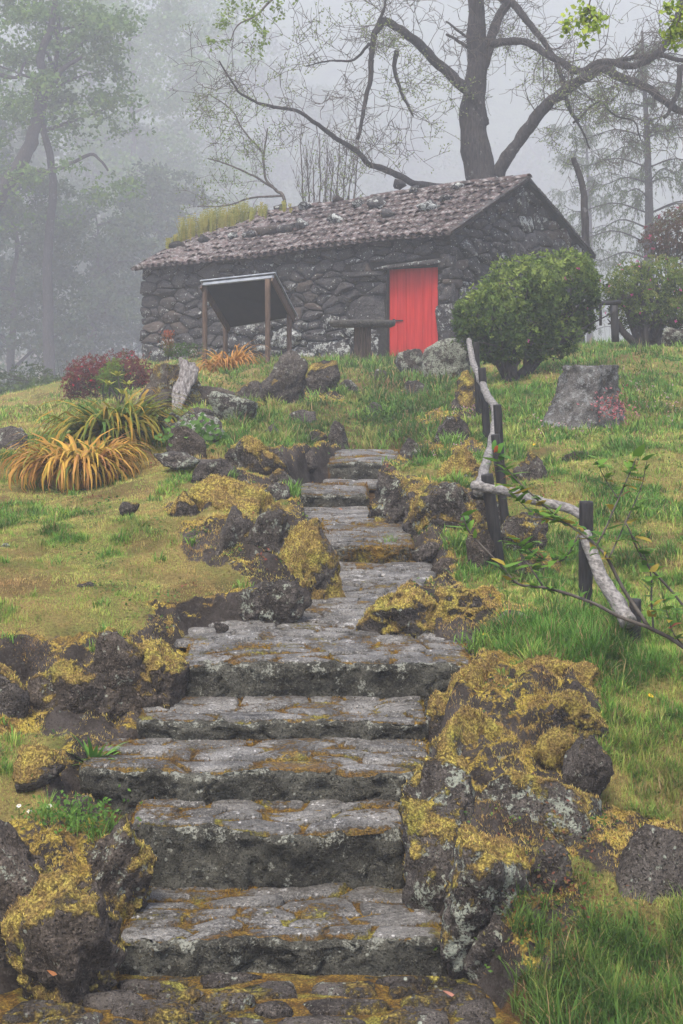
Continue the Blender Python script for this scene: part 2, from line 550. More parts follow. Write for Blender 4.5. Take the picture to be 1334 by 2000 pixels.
CP = [  # control points of the ground: px, py, distance
    (450, 1990, 4.9), (1200, 1960, 4.95), (1334, 1860, 5.2), (1500, 1850, 5.2), (1000, 1990, 4.9), (-100, 1990, 5.0), (0, 1850, 5.3),
    (100, 1610, 5.9), (0, 1570, 6.0), (-200, 1550, 6.1), (220, 1590, 5.95), (140, 1525, 6.25), (50, 1450, 6.5), (130, 1432, 6.65), (-100, 1430, 6.5),
    (150, 1240, 7.35), (0, 1265, 7.25), (300, 1236, 7.5), (-200, 1270, 7.2), (385, 1205, 7.8), (200, 1100, 8.5), (0, 1100, 8.5), (-200, 1100, 8.5),
    (330, 1008, 9.3), (250, 1050, 8.9), (400, 1000, 9.2), (480, 1010, 9.0), (545, 1050, 8.9), (570, 1000, 9.9), (450, 950, 10.5), (540, 960, 10.4), (100, 1000, 10.3), (150, 940, 11.7), (0, 930, 11.8), (-200, 930, 12),
    (300, 885, 12), (0, 872, 14), (200, 852, 14.5), (-300, 870, 15), (420, 835, 13.5), (500, 858, 12.8), (330, 792, 17), (450, 745, 18),
    (550, 712, 20), (650, 716, 20.5), (400, 712, 23), (760, 712, 21.5), (550, 800, 15.5), (620, 862, 13.8), (700, 845, 14.8), (750, 770, 17.3), (850, 742, 19),
    (200, 802, 22), (100, 820, 30), (-100, 825, 28), (-600, 830, 25),
    (930, 1260, 7.55), (1000, 1272, 7.3), (1200, 1290, 7.2), (1334, 1290, 7.2), (1600, 1280, 7.3), (1230, 1410, 6.75), (1334, 1450, 6.6), (1220, 1600, 6.15),
    (1334, 1630, 6.1), (1550, 1620, 6.1), (950, 1310, 7.0), (1100, 1320, 7.0), (1050, 1390, 6.65), (1000, 1535, 6.05), (1120, 1600, 5.85), (900, 1470, 6.3), (180, 1405, 6.88), (60, 1400, 6.82), (320, 1395, 7.0), (430, 1100, 8.5), (520, 1080, 8.6), (590, 1130, 8.4), (400, 1150, 8.1), (800, 1175, 8.05), (900, 1168, 8.1), (985, 1195, 7.9), (780, 948, 10.9), (865, 952, 10.8), (940, 960, 10.6), (760, 1000, 10.6), (1050, 1150, 8.8), (1250, 1175, 8.6), (1500, 1150, 8.6), (900, 1135, 9.0), (1334, 1060, 9.6), (1100, 1005, 10.6),
    (1250, 950, 11.2), (1500, 930, 11.5), (1334, 880, 12.2), (880, 860, 13.6), (900, 905, 12.3), (840, 955, 11), (860, 1030, 10.2), (950, 1000, 10.6), (1050, 806, 14.6), (1200, 822, 14.2),
    (1334, 770, 16), (1600, 750, 17), (1000, 742, 17.2), (920, 760, 17.2), (1200, 694, 19), (1334, 672, 21), (1100, 705, 19.5), (1300, 665, 24), (1600, 660, 24)]
_cp = np.array([P(*c) for c in CP])
_extra = np.array([(-4, 27, 2.9), (-1, 26, 2.92), (1.5, 24, 2.92), (0, 28, 2.95), (3, 28, 3.0), (5, 27, 3.15), (-6, 33, 2.4), (-12, 30, 1.7), (-8, 42, 1.4), (0, 40, 2.3),
                   (10, 40, 2.9), (-20, 60, 0.5), (0, 60, 1.0), (20, 60, 2.0), (-60, 100, -1), (60, 100, 1), (0, 120, 0), (-60, 20, 0), (60, 20, 2.5), (-30, 0, 0), (30, 0, 1.2), (-60, -40, 0), (60, -40, 0),
                   (0, -10, 0.1), (-4, 2, 0.4), (4, 2, 0.6), (0, 2, 0.5), (-3, 4, 0.75), (3, 4, 0.8), (-6, 8, 1.4), (6, 8, 1.6), (-7, 14, 2.1), (8, 14, 2.6), (-60, 160, 2), (60, 160, 4), (-200, 300, 6), (200, 300, 8), (0, 300, 6), (-200, 100, -2), (200, 100, 4), (-60, -40, 0.2)])
_cp = np.vstack([_cp, _extra])


def _phi(r2):
    return np.sqrt(r2 + 0.04)


_A = _phi(((_cp[:, None, :2] - _cp[None, :, :2]) ** 2).sum(-1))
_n = len(_cp)
_S = np.zeros((_n + 3, _n + 3)); _S[:_n, :_n] = _A + np.eye(_n) * -0.03
_S[:_n, _n] = 1; _S[:_n, _n + 1:] = _cp[:, :2]; _S[_n, :_n] = 1; _S[_n + 1:, :_n] = _cp[:, :2].T
_w = np.linalg.solve(_S, np.concatenate([_cp[:, 2], [0, 0, 0]]))


def bank(x, y):
    out = np.empty(len(x))
    for i in range(0, len(x), 20000):
        s = slice(i, i + 20000)
        r = _phi((x[s, None] - _cp[None, :, 0]) ** 2 + (y[s, None] - _cp[None, :, 1]) ** 2)
        out[s] = r @ _w[:_n] + _w[_n] + _w[_n + 1] * x[s] + _w[_n + 2] * y[s]
    return out


def corridor(x, y):
    """1 inside the stairway, falling to 0 outside"""
    L = np.interp(y, _cY, _cL); R = np.interp(y, _cY, _cR)
    d = np.maximum(L - x, x - R)
    w = 1 - sstep(0.0, 0.14, d)
    w = w * (1 - sstep(13.8, 14.2, y))
    return w, d


BLOBS = [(150, 1330, 7.0, .42), (40, 1340, 6.95, .40), (290, 1330, 7.1, .30), (450, 1080, 8.8, .30), (560, 1110, 8.6, .38), (620, 1170, 8.3, .28), (400, 980, 9.5, .28), (520, 960, 10.6, .40),
         (800, 1200, 8.0, .35), (920, 1200, 7.95, .40), (800, 1000, 10.7, .45), (880, 1010, 10.5, .40), (860, 880, 13, .5), (900, 780, 15, .5),
         (960, 1350, 6.8, .30), (1070, 1360, 6.8, .26), (940, 1470, 6.35, .32), (1060, 1480, 6.4, .28), (960, 1600, 5.95, .36), (1080, 1620, 5.9, .28), (1000, 1780, 5.45, .30), (1250, 1760, 5.85, .35),
         (100, 1750, 5.5, .35), (230, 1660, 5.75, .25), (540, 890, 12, .35), (600, 790, 16.5, .5), (470, 790, 16, .4)]
_bl = np.array([[*P(a, b, c)[:2], r] for a, b, c, r in BLOBS])


def rocky(x, y, d):
    p = np.stack([x, y, 0 * x], 1)
    nz = fbm(p, 1.8, 3, 55)
    r = np.zeros(len(x))
    for bx, by, br in _bl:
        dd = np.hypot(x - bx, (y - by) * 0.9) / br
        r = np.maximum(r, 1 - sstep(0.75, 1.15, dd + nz * 0.35))
    band = (1 - sstep(0.16, 0.34, d + nz * 0.12)) * sstep(-0.04, 0.05, d) * (y > 5.1) * (1 - sstep(13.0, 14.5, y))
    return np.maximum(r, band)


def ground_z(x, y, rough=True):
    x = np.atleast_1d(np.asarray(x, float)); y = np.atleast_1d(np.asarray(y, float))
    z = bank(x, y)
    p = np.stack([x, y, 0 * x], 1)
    if rough:
        z = z + fbm(p, 1.1, 4, 1) * 0.045 * np.clip(y / 9, 0.6, 2) + fbm(p, 5.0, 3, 2) * 0.012
    w, d = corridor(x, y)
    if rough:
        rk = rocky(x, y, d)
        rid = 0.5 - np.abs(fbm(p, 2.6, 4, 23, 0.55))
        z = z + rk * (rid * 0.10 + fbm(p, 9.0, 4, 24, 0.6) * 0.035)
    zc = np.interp(y - 0.05 * (y > 5.3), _cY, _cZ) - 0.05
    return z * (1 - w) + zc * w


def gz(x, y):
    return float(ground_z([x], [y])[0])


def build_ground():
    # rows finer near the camera; columns follow the spread of the view
    ys = np.concatenate([np.linspace(-40, 3.5, 12)[:-1], np.linspace(3.5, 8.5, 230)[:-1], np.linspace(8.5, 15, 190)[:-1], np.linspace(15, 34, 140)[:-1], np.geomspace(34, 300, 48)])
    u = np.linspace(-1, 1, 341)
    u = np.sign(u) * (0.42 * np.abs(u) + 0.58 * np.abs(u) ** 5)
    hw = np.interp(ys, [-40, 3.5, 15, 34, 300], [60, 4.5, 12, 40, 290]) 
    X = hw[:, None] * u[None, :]
    Y = np.repeat(ys[:, None], len(u), 1)
    z = ground_z(X.ravel(), Y.ravel())
    V = np.stack([X.ravel(), Y.ravel(), z], 1)
    ny, nx = X.shape
    i = np.arange(ny - 1)[:, None] * nx; j = np.arange(nx - 1)[None, :]
    q = np.stack([i + j, i + j + 1, i + nx + j + 1, i + nx + j], -1).reshape(-1, 4)
    mb = MB(); mb.add(V, q)
    w, d = corridor(V[:, 0], V[:, 1])
    patch = sstep(0.15, 0.5, fbm(V * [1, 1, 0], 1.3, 3, 9))
    soil = np.clip(sstep(0.35, 0.0, d) * (V[:, 1] < 14) + patch * 0.5, 0, 1)
    soil = np.maximum(soil, sstep(32, 38, V[:, 1]) * 0.8)
    _px = 667 + F * V[:, 0] / np.maximum(V[:, 1], 1)
    soil = np.maximum(soil, (V[:, 1] > 13.9) * (V[:, 1] < 19.5) * (1 - sstep(120, 220, np.abs(_px - 690))) * 0.75)
    rk = rocky(V[:, 0], V[:, 1], d)
    gn, _ = vnormals(V, np.concatenate([q[:, :3], q[:, [0, 2, 3]]]))
    mo = np.clip(0.15 + (gn[:, 2] - 0.45) * 1.0 + fbm(V, 2.6, 3, 6) * 0.45, 0, 1)
    o = mb.build("ground", M['ground'], attrs={"soil": soil, "rocky": rk, "moss": mo, "lich": np.full(len(V), 0.45)})
    tag(o, kind="structure")
    return o


build_ground()

# ------------------------------------------------------------------ rocks
_ico = {}


def ico(sub):
    if sub not in _ico:
        import bmesh
        bm = bmesh.new(); bmesh.ops.create_icosphere(bm, subdivisions=sub, radius=1.0)
        v = np.array([x.co[:] for x in bm.verts]); f = np.array([[x.index for x in p.verts] for p in bm.faces])
        bm.free(); v /= np.linalg.norm(v, axis=1)[:, None]
        _ico[sub] = (v, f)
    return _ico[sub]


def rock_shape(sub, rx, ry, rz, seed, facets=14, hard=34.0, rough=1.0):
    v, f = ico(sub)
    r = np.random.default_rng(seed)
    n = r.normal(size=(facets, 3)); n /= np.linalg.norm(n, axis=1)[:, None]
    d = r.uniform(0.50, 0.95, facets)
    dot = np.maximum(v @ n.T, 1e-3)
    rad = np.minimum(d / dot, 1.6)
    rad = np.concatenate([rad, np.full((len(v), 1), 1.12)], 1)
    rr = -np.log(np.exp(-hard * rad).sum(1)) / hard
    w = v * rr[:, None]
    lo, hi = w.min(0), w.max(0)
    w = (w - (lo + hi) / 2) / ((hi - lo) / 2)
    w = w * [rx, ry, rz]
    s = min(rx, ry, rz)
    m = (rx + ry + rz) / 3
    nn = v / [rx, ry, rz]; nn /= np.linalg.norm(nn, axis=1)[:, None]
    ridg = 1 - np.abs(fbm(w, 1.1 / m, 3, seed)) * 2
    disp = fbm(w, 0.9 / m, 3, seed) * 0.16 * s + (ridg - 0.5) * 0.07 * s + fbm(w, 3.2 / m, 5, seed + 1, 0.62) * 0.095 * s
    disp = disp + np.minimum(0, fbm(w, 6.0 / m, 3, seed + 5, .6)) * 0.10 * s - np.clip(0.10 - np.abs(fbm(w, 1.7 / m, 2, seed + 9)), 0, .1) * 0.8 * s
    w = w + nn * (disp * rough)[:, None]
    return w, f


MOSSCOLS = [(0.22, 0.13, 0.06), (0.44, 0.29, 0.11), (0.62, 0.47, 0.13), (0.62, 0.54, 0.14), (0.34, 0.38, 0.10)]


def moss_fuzz(parent, v, f, moss, seed, dens=16000, hgt=0.016, name="moss"):
    r = np.random.default_rng(seed)
    n, area = vnormals(v, f)
    fm = moss[f].mean(1)
    wgt = area * np.clip(fm - 0.35, 0, 1)
    tot = wgt.sum()
    cnt = int(min(tot * dens, 26000))
    if cnt < 60: return
    idx = r.choice(len(f), cnt, p=wgt / tot)
    a = r.random((cnt, 2)); s = a.sum(1) > 1; a[s] = 1 - a[s]
    p = v[f[idx, 0]] + (v[f[idx, 1]] - v[f[idx, 0]]) * a[:, :1] + (v[f[idx, 2]] - v[f[idx, 0]]) * a[:, 1:]
    keep = fbm(p, 18, 3, 4) > -0.22
    p = p[keep]; cnt = len(p)
    if cnt < 30: return
    t = 0.45 + 0.45 * fbm(p, 3.2, 3, 12) + r.normal(0, 0.18, cnt)
    c = mixcol(MOSSCOLS, t)
    mb = MB()
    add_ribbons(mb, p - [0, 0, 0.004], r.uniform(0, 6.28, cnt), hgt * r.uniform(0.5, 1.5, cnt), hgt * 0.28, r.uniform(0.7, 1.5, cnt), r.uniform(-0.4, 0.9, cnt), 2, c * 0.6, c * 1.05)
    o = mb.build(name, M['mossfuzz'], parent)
    o["kind"] = "stuff"


def boulder(label, x0, x1, yt, yb, Y, moss=0.3, lich=0.3, seed=1, depth=0.8, sub=4, mat='rock', name="boulder", cat="boulder", group=None, rough=1.0, bury=0.3, fuzz=True, rz=0.0, tilt=0.0):
    sc = Y / F
    rx = (x1 - x0) / 2 * sc
    h = (yb - yt) * sc
    rzz = h * (1 + bury) / 2
    ry = max(rx, h / 2) * depth
    top = H - (yt - HY) * sc
    c = np.array([((x0 + x1) / 2 - 667) * sc, Y + ry * 0.55, top - rzz])
    c[0] *= (c[1] / Y) ** 1.0
    v, f = rock_shape(sub, rx, ry, rzz, seed, rough=rough)
    if tilt:
        a = tilt; R = np.array([[math.cos(a), 0, math.sin(a)], [0, 1, 0], [-math.sin(a), 0, math.cos(a)]])
        v = v @ R.T
    v = v + c
    n, _ = vnormals(v, f)
    mo = np.clip(n[:, 2] * 0.75 + fbm(v, 3.4, 4, 6, .6) * 0.8 + (moss - 0.62) * 1.0, 0, 1) if moss > 0 else np.zeros(len(v))
    base = np.array([c[0], c[1], c[2] - rzz * 0.9])
    mb = MB(); mb.add(v, None, f)
    o = mb.build(name, M[mat], attrs={"moss": mo, "lich": np.full(len(v), lich)}, origin=base)
    tag(o, label, cat, group)
    if fuzz and Y < 11.5 and moss > 0.25:
        moss_fuzz(o, v, f, mo, seed, dens=17000 * (6.0 / Y) ** 1.3, hgt=0.015 * (Y / 6.0) ** 0.5)
    return o, v


# label, x0, x1, ytop, ybottom, distance, moss, lichen, seed, depth, subdivisions, material
ROCKS = [
    ("grey peaked boulder at the lower left edge below the daisies", -110, 120, 1615, 1930, 5.35, 0.35, 0.5, 11, 0.7, 5, 'rock_brown'),
    ("big rounded brown boulder furred with moss beside the lowest step", 10, 246, 1722, 1995, 5.12, 0.8, 0.35, 12, 0.8, 5, 'rock_brown'),
    ("brown boulder slope with a pale lichen streak left of the tallest step", 110, 300, 1612, 1830, 5.62, 0.85, 0.9, 13, 0.8, 5, 'rock_brown'),
    ("small yellow mossy rock at the left end of the third step", 25, 128, 1463, 1540, 6.1, 1.0, 0.2, 14, 0.8, 4, 'rock_near'),
    ("dark upright rock on the left bank under the lawn edge", 155, 300, 1228, 1400, 6.95, 0.85, 0.6, 15, 0.6, 5, 'rock_brown'),
    ("low black rock face behind the green leaf rosette", 40, 270, 1300, 1440, 6.85, 0.7, 0.4, 16, 0.5, 5, 'rock_brown'),
    ("dark rock at the left picture edge below the lawn", -90, 62, 1278, 1420, 6.75, 0.85, 0.3, 17, 0.6, 4, 'rock_near'),
    ("brown mossy shoulder of rock left of the wide landing step", 255, 362, 1262, 1425, 6.95, 0.85, 0.3, 18, 0.9, 5, 'rock_brown'),
    ("small dark stone at the left corner of the paved landing", 418, 447, 1214, 1236, 7.7, 0.1, 0.3, 19, 0.8, 3, 'rock'),
    ("tall dark pitted boulder on the left bank above the landing", 380, 505, 995, 1190, 8.6, 0.55, 0.6, 20, 0.8, 5, 'rock_near'),
    ("large dark slanting boulder with pale lichen left of the narrow path", 438, 578, 980, 1195, 8.7, 0.7, 0.9, 21, 0.8, 5, 'rock_near'),
    ("dry mossy mound of rock leaning over the narrow path", 528, 682, 1015, 1240, 8.5, 1.25, 0.35, 22, 0.8, 5, 'rock_near'),
    ("low dark rock with lichen spots at the foot of the mossy mound", 455, 612, 1135, 1232, 7.95, 0.45, 0.9, 23, 0.6, 5, 'rock_near'),
    ("squat dark rock under yellow moss at the top of the left bank", 325, 392, 962, 1025, 9.2, 0.75, 0.2, 24, 0.8, 4, 'rock'),
    ("low mossy hump at the crown of the left bank", 335, 545, 928, 1035, 9.3, 1.25, 0.3, 25, 0.9, 4, 'rock'),
    ("flat lichened rock in the lawn edge right of the orange plants", 300, 395, 884, 912, 11.2, 0.2, 1.2, 26, 0.6, 4, 'rock'),
    ("long low dark rock lying below the lichened boulder", 375, 490, 893, 950, 10.6, 0.45, 0.7, 27, 0.6, 4, 'rock'),
    ("lichened rock beside the path left of the second highest step", 480, 575, 945, 1040, 10.0, 0.5, 1.1, 28, 0.7, 4, 'rock'),
    ("narrow rock at the left side of the path near the grass tuft", 545, 606, 985, 1065, 10.1, 0.4, 1.0, 29, 0.9, 4, 'rock'),
    ("dark broken rock above the left side of the second highest step", 490, 565, 868, 930, 11.6, 0.35, 0.4, 30, 0.8, 4, 'rock'),
    ("lichened rock between the broken rock and the path", 520, 585, 915, 985, 11.0, 0.4, 1.1, 31, 0.8, 4, 'rock'),
    ("small dark rock in dry grass left of the highest step", 582, 622, 880, 918, 12.4, 0.1, 0.3, 32, 0.8, 3, 'rock'),
    ("small dark stone half sunk in the left lawn", 232, 272, 980, 1003, 9.4, 0.2, 0.3, 33, 0.6, 3, 'rock'),
    ("small dark stone showing through turf above the left bank", 145, 190, 1136, 1156, 8.0, 0.3, 0.3, 34, 0.6, 3, 'rock'),
    ("pale flat stone at the left edge of the lawn", -4, 24, 1062, 1078, 8.9, 0.0, 1.6, 35, 0.8, 3, 'rock'),
    ("dark rock behind the orange plants at the left edge", -20, 56, 834, 885, 13.2, 0.0, 0.8, 36, 0.8, 3, 'rock'),
    ("pale lichen-crusted boulder with a green creeper on it", 292, 440, 806, 895, 12.3, 0.15, 1.6, 37, 0.8, 4, 'rock'),
    ("dark triangular slab leaning on the lichen-crusted boulder", 322, 408, 832, 900, 11.75, 0.0, 0.1, 38, 0.4, 4, 'rock_brown'),
    ("smooth grey stone behind the lichen-crusted boulder", 352, 418, 795, 830, 13.3, 0.0, 0.2, 39, 0.8, 3, 'rock'),
    ("white-blotched boulder left of the upper bank", 410, 506, 766, 832, 14.4, 0.1, 1.5, 40, 0.7, 4, 'rock'),
    ("small dark rock on the grass below the white-blotched boulder", 508, 546, 826, 856, 13.6, 0.1, 0.2, 41, 0.8, 3, 'rock'),
    ("tall dark boulder standing in front of the notice board", 503, 600, 687, 805, 16.0, 0.1, 0.5, 42, 0.7, 5, 'rock'),
    ("dark rock capped with turf right of the tall boulder", 590, 668, 704, 775, 17.0, 0.7, 0.3, 43, 0.8, 4, 'rock'),
    ("low dark rock under turf left of the tall boulder", 455, 520, 745, 790, 16.5, 0.6, 0.2, 44, 0.7, 3, 'rock'),
    ("leaning pointed rock at the top left of the highest step", 636, 684, 822, 895, 13.9, 0.2, 0.5, 45, 0.7, 4, 'rock'),
    ("small angular dark rock in the middle of the upper bank", 708, 750, 786, 822, 15.6, 0.1, 0.3, 46, 0.8, 3, 'rock'),
    ("rounded boulder with a dark hollow below the door", 766, 846, 741, 800, 17.0, 0.1, 0.7, 47, 0.8, 4, 'rock'),
    ("speckled boulder just below the red door", 768, 846, 682, 740, 19.3, 0.1, 1.2, 48, 0.8, 4, 'rock'),
    ("large boulder with pale crust at the end of the railing", 818, 925, 660, 765, 18.6, 0.1, 1.9, 49, 0.8, 4, 'rock'),
    ("small flat stone in grass between table and door", 728, 772, 720, 748, 18.5, 0.1, 0.8, 50, 0.8, 3, 'rock'),
    ("long ridge of mossy rock right of the second highest step", 704, 872, 928, 1056, 10.6, 0.8, 0.9, 51, 0.7, 5, 'rock'),
    ("dark broad rock with white spots below the railing corner", 788, 962, 938, 1070, 10.2, 0.75, 1.0, 52, 0.7, 5, 'rock'),
    ("lichened rock at the right end of the highest step", 782, 852, 858, 945, 12.5, 0.35, 0.9, 53, 0.8, 4, 'rock'),
    ("dark pointed rock between highest step and railing", 848, 925, 808, 905, 13.3, 0.3, 0.5, 54, 0.7, 4, 'rock'),
    ("mossy mound of rock left of the upper railing", 868, 945, 725, 825, 15.2, 0.9, 0.2, 55, 0.8, 4, 'rock'),
    ("block of dark rock at the right end of the narrow step", 806, 872, 1058, 1104, 9.75, 0.3, 0.6, 56, 0.8, 4, 'rock'),
    ("low brown rock right of the narrow path", 840, 925, 1090, 1145, 9.3, 0.5, 0.3, 57, 0.8, 4, 'rock_brown'),
    ("round brown rock left of the leaning post", 908, 975, 1026, 1112, 9.25, 0.15, 0.2, 58, 0.9, 4, 'rock_brown'),
    ("moss-topped rock right of the leaning post", 970, 1068, 1000, 1105, 9.5, 0.75, 0.7, 59, 0.8, 4, 'rock'),
    ("mossy rock at the foot of the moss-topped rock", 1000, 1100, 1070, 1140, 9.15, 1.05, 0.3, 60, 0.8, 4, 'rock'),
    ("dark earth-stained rock behind the leaning post", 1000, 1070, 880, 960, 11.6, 0.3, 0.5, 61, 0.7, 4, 'rock'),
    ("dark rock below the big stump", 1095, 1160, 880, 945, 12.2, 0.3, 0.3, 62, 0.7, 4, 'rock_brown'),
    ("long mossy rock at the right back of the landing", 690, 885, 1158, 1272, 7.75, 1.15, 0.5, 63, 0.7, 5, 'rock_near'),
    ("mossy rock between landing and bright grass", 850, 1000, 1152, 1262, 7.8, 1.1, 0.4, 64, 0.7, 5, 'rock_near'),
    ("rock with a pale grey top beside the bright grass", 955, 1052, 1190, 1262, 7.7, 0.2, 1.4, 65, 0.7, 4, 'rock_near'),
    ("upper left end of the yellow mossy ridge beside the thick landing step", 868, 1010, 1292, 1470, 6.85, 1.4, 0.5, 66, 0.6, 5, 'rock_near'),
    ("moss-covered bump at the top right of the yellow mossy ridge", 985, 1176, 1288, 1385, 6.95, 1.3, 0.4, 166, 0.55, 5, 'rock_near'),
    ("second mossy bump of the ridge with a dark right end", 985, 1190, 1352, 1462, 6.62, 1.25, 0.4, 167, 0.5, 5, 'rock_near'),
    ("rounded yellow-green moss cushion rock in the middle of the ridge", 1040, 1140, 1425, 1530, 6.3, 1.5, 0.2, 168, 0.7, 4, 'rock_near'),
    ("mossy middle part of the ridge above the lichened flank", 880, 1060, 1400, 1560, 6.4, 1.3, 0.6, 169, 0.6, 5, 'rock_near'),
    ("steep mossy flank of rock right of the third step", 835, 1010, 1400, 1740, 6.25, 1.3, 0.9, 67, 0.55, 5, 'rock_near'),
    ("lower mossy rock flank right of the tallest step", 785, 980, 1500, 1800, 5.75, 1.0, 1.0, 68, 0.6, 5, 'rock_near'),
    ("mossy boulder with a big white lichen patch", 925, 1192, 1515, 1790, 5.8, 0.85, 1.2, 69, 0.6, 5, 'rock_near'),
    ("dark rock poking from the moss at the lawn edge", 1098, 1196, 1438, 1550, 6.15, 0.45, 0.5, 70, 0.7, 4, 'rock_near'),
    ("bulging lichen-speckled boulder right of the lowest step", 858, 1048, 1620, 1860, 5.35, 0.6, 1.2, 71, 0.75, 5, 'rock_near'),
    ("small dark nose of rock among red-leaved weeds", 1030, 1122, 1640, 1745, 5.45, 0.1, 0.4, 72, 0.7, 4, 'rock_near'),
    ("large dark boulder at the lower right edge above tall grass", 1175, 1430, 1628, 1900, 5.5, 0.12, 0.6, 73, 0.7, 5, 'rock_near'),
    ("dark low rock under the bulging boulder", 905, 1015, 1790, 1930, 5.28, 0.2, 0.8, 74, 0.7, 4, 'rock_near'),
    ("pale grey stone in the grass at the right edge under the azalea", 1292, 1350, 640, 675, 20.5, 0.0, 1.4, 75, 0.8, 3, 'rock'),
]
ROCKS += [
    ("mossy hump of the right bank left of the railing corner", 835, 960, 872, 990, 11.4, 1.15, 0.6, 221, 0.8, 5, 'rock'),
    ("dry mossy shoulder of the left bank above the broken rock", 440, 560, 850, 960, 11.3, 1.1, 0.6, 222, 0.8, 5, 'rock'),
    ("small mossy stone wedged at the right end of the thin cracked step", 826, 886, 1352, 1440, 6.78, 0.9, 0.6, 220, 0.8, 4, 'rock_near'),
    ("lichened stone in the turf between the orange clump under the board and the steps", 425, 480, 838, 872, 13.3, 0.2, 1.2, 201, 0.8, 3, 'rock'),
    ("low dark stone just left of the leaning pointed rock", 592, 640, 838, 872, 13.6, 0.3, 0.6, 202, 0.8, 3, 'rock'),
    ("lichen-spotted stone in the bank below the table", 652, 702, 742, 782, 17.6, 0.2, 1.2, 203, 0.8, 3, 'rock'),
    ("dark stone in the weeds just above the highest step", 752, 800, 838, 872, 14.3, 0.1, 0.5, 204, 0.8, 3, 'rock'),
    ("lichened stone right of the weeds below the hollowed boulder", 812, 862, 792, 832, 15.6, 0.3, 1.1, 205, 0.8, 3, 'rock'),
    ("half-buried dark stone under the tall dark boulder", 560, 618, 800, 838, 14.9, 0.4, 0.6, 206, 0.8, 3, 'rock'),
    ("stone embedded in the bank left of the small angular rock", 655, 700, 792, 822, 15.9, 0.2, 0.9, 207, 0.8, 3, 'rock'),
    ("mossy stone in the bank between the second highest step and the broken rock", 440, 500, 880, 925, 11.9, 0.8, 0.6, 208, 0.8, 4, 'rock'),
    ("large lichened rock on the right bank just above the round brown rock", 900, 985, 965, 1040, 10.2, 0.5, 1.0, 209, 0.8, 4, 'rock'),
    ("mossy rock right of the highest step under the dark pointed rock", 830, 905, 890, 960, 12.3, 0.8, 0.8, 210, 0.8, 4, 'rock'),
]
ROCK_V = {}
for r in ROCKS:
    o, v = boulder(*r[:8], seed=r[8], depth=r[9], sub=r[10], mat=r[11], name="boulder" if r[2] - r[1] > 60 else "rock", cat="boulder" if r[2] - r[1] > 60 else "rock")
    ROCK_V[r[0]] = v

# ------------------------------------------------------------------ polygons: power diagram cells
def clip_poly(poly, a, b, c):
    """keep a*x+b*y<=c"""
    out = []
    n = len(poly)
    for i in range(n):
        p, q = poly[i], poly[(i + 1) % n]
        dp, dq = a * p[0] + b * p[1] - c, a * q[0] + b * q[1] - c
        if dp <= 0: out.append(p)
        if (dp < 0 < dq) or (dq < 0 < dp):
            t = dp / (dp - dq)
            out.append((p[0] + (q[0] - p[0]) * t, p[1] + (q[1] - p[1]) * t))
    return out


def cells(seeds, wts, poly, aspect=1.6, relax=2):
    S = np.array(seeds, float) / [aspect, 1]
    poly = [(x / aspect, y) for x, y in poly]
    W = np.asarray(wts, float)
    for it in range(relax + 1):
        out = []
        for i in range(len(S)):
            d2 = ((S - S[i]) ** 2).sum(1)
            pc = list(poly)
            for j in np.argsort(d2)[1:22]:
                a, b = S[j] - S[i]
                c = ((S[j] ** 2).sum() - (S[i] ** 2).sum() + W[i] - W[j]) / 2
                pc = clip_poly(pc, a, b, c)
                if len(pc) < 3: break
            out.append(pc if len(pc) >= 3 else None)
        if it < relax:
            for i, pc in enumerate(out):
                if pc: S[i] = S[i] * 0.4 + np.mean(pc, axis=0) * 0.6
    return [None if pc is None else [(x * aspect, y) for x, y in pc] for pc in out]


def round_poly(poly, gap, rng, cut=0.22):
    p = np.array(poly)
    c = p.mean(0)
    ext = (p.max(0) - p.min(0)) / 2
    if ext.min() < gap * 1.6: return None
    keep = [k for k in range(len(p)) if np.linalg.norm(p[k] - p[k - 1]) > gap * 0.8]
    if len(keep) < 3: return None
    p = p[keep]
    p = c + (p - c) * (1 - gap / ext)
    q = []
    for k in range(len(p)):
        a, b = p[k], p[(k + 1) % len(p)]
        q += [a + (b - a) * cut, a + (b - a) * (1 - cut)]
    q = np.array(q)
    q += rng.normal(0, 1, q.shape) * ext.min() * 0.06
    return q


def pebble(poly, depth, rng, dome=1.0, tilt=0.12):
    """(u, v, w) vertices of a lumpy stone on outline poly, w outwards; triangles"""
    n = len(poly); c = poly.mean(0)
    rings = [(1.0, -0.9), (1.0, 0.0), (0.93, 0.62), (0.70, 0.95), (0.36, 1.05)]
    V = []
    off = c + rng.normal(0, 0.1, 2) * (poly.max(0) - poly.min(0)) / 2
    tl = rng.normal(0, tilt, 2)
    for s, w in rings:
        ctr = c if s > 0.8 else off
        r = ctr + (poly - ctr) * s
        ww = w * depth * (dome if w > 0.9 else 1) + (0 if w <= 0 else 1) * ((r - c) @ tl)
        ww = ww + (rng.normal(0, 0.09, n) * depth if w > 0 else 0)
        V.append(np.column_stack([r, np.broadcast_to(ww, (n,))]))
    V.append(np.array([[off[0], off[1], depth * 1.05 * dome]]))
    V = np.concatenate(V)
    T = []
    for k in range(len(rings) - 1):
        for i in range(n):
            a, b = k * n + i, k * n + (i + 1) % n
            T += [(a, b, b + n), (a, b + n, a + n)]
    k = (len(rings) - 1) * n
    for i in range(n): T.append((k + i, k + (i + 1) % n, len(V) - 1))
    return V, np.array(T)


# ------------------------------------------------------------------ stairway
def tread_color_attrs(V): ...


stairs = empty("stone_stairway", P(560, 1900, 5.4))
tag(stairs, "flight of rough stone steps climbing between mossy rocks to the cottage", "steps")


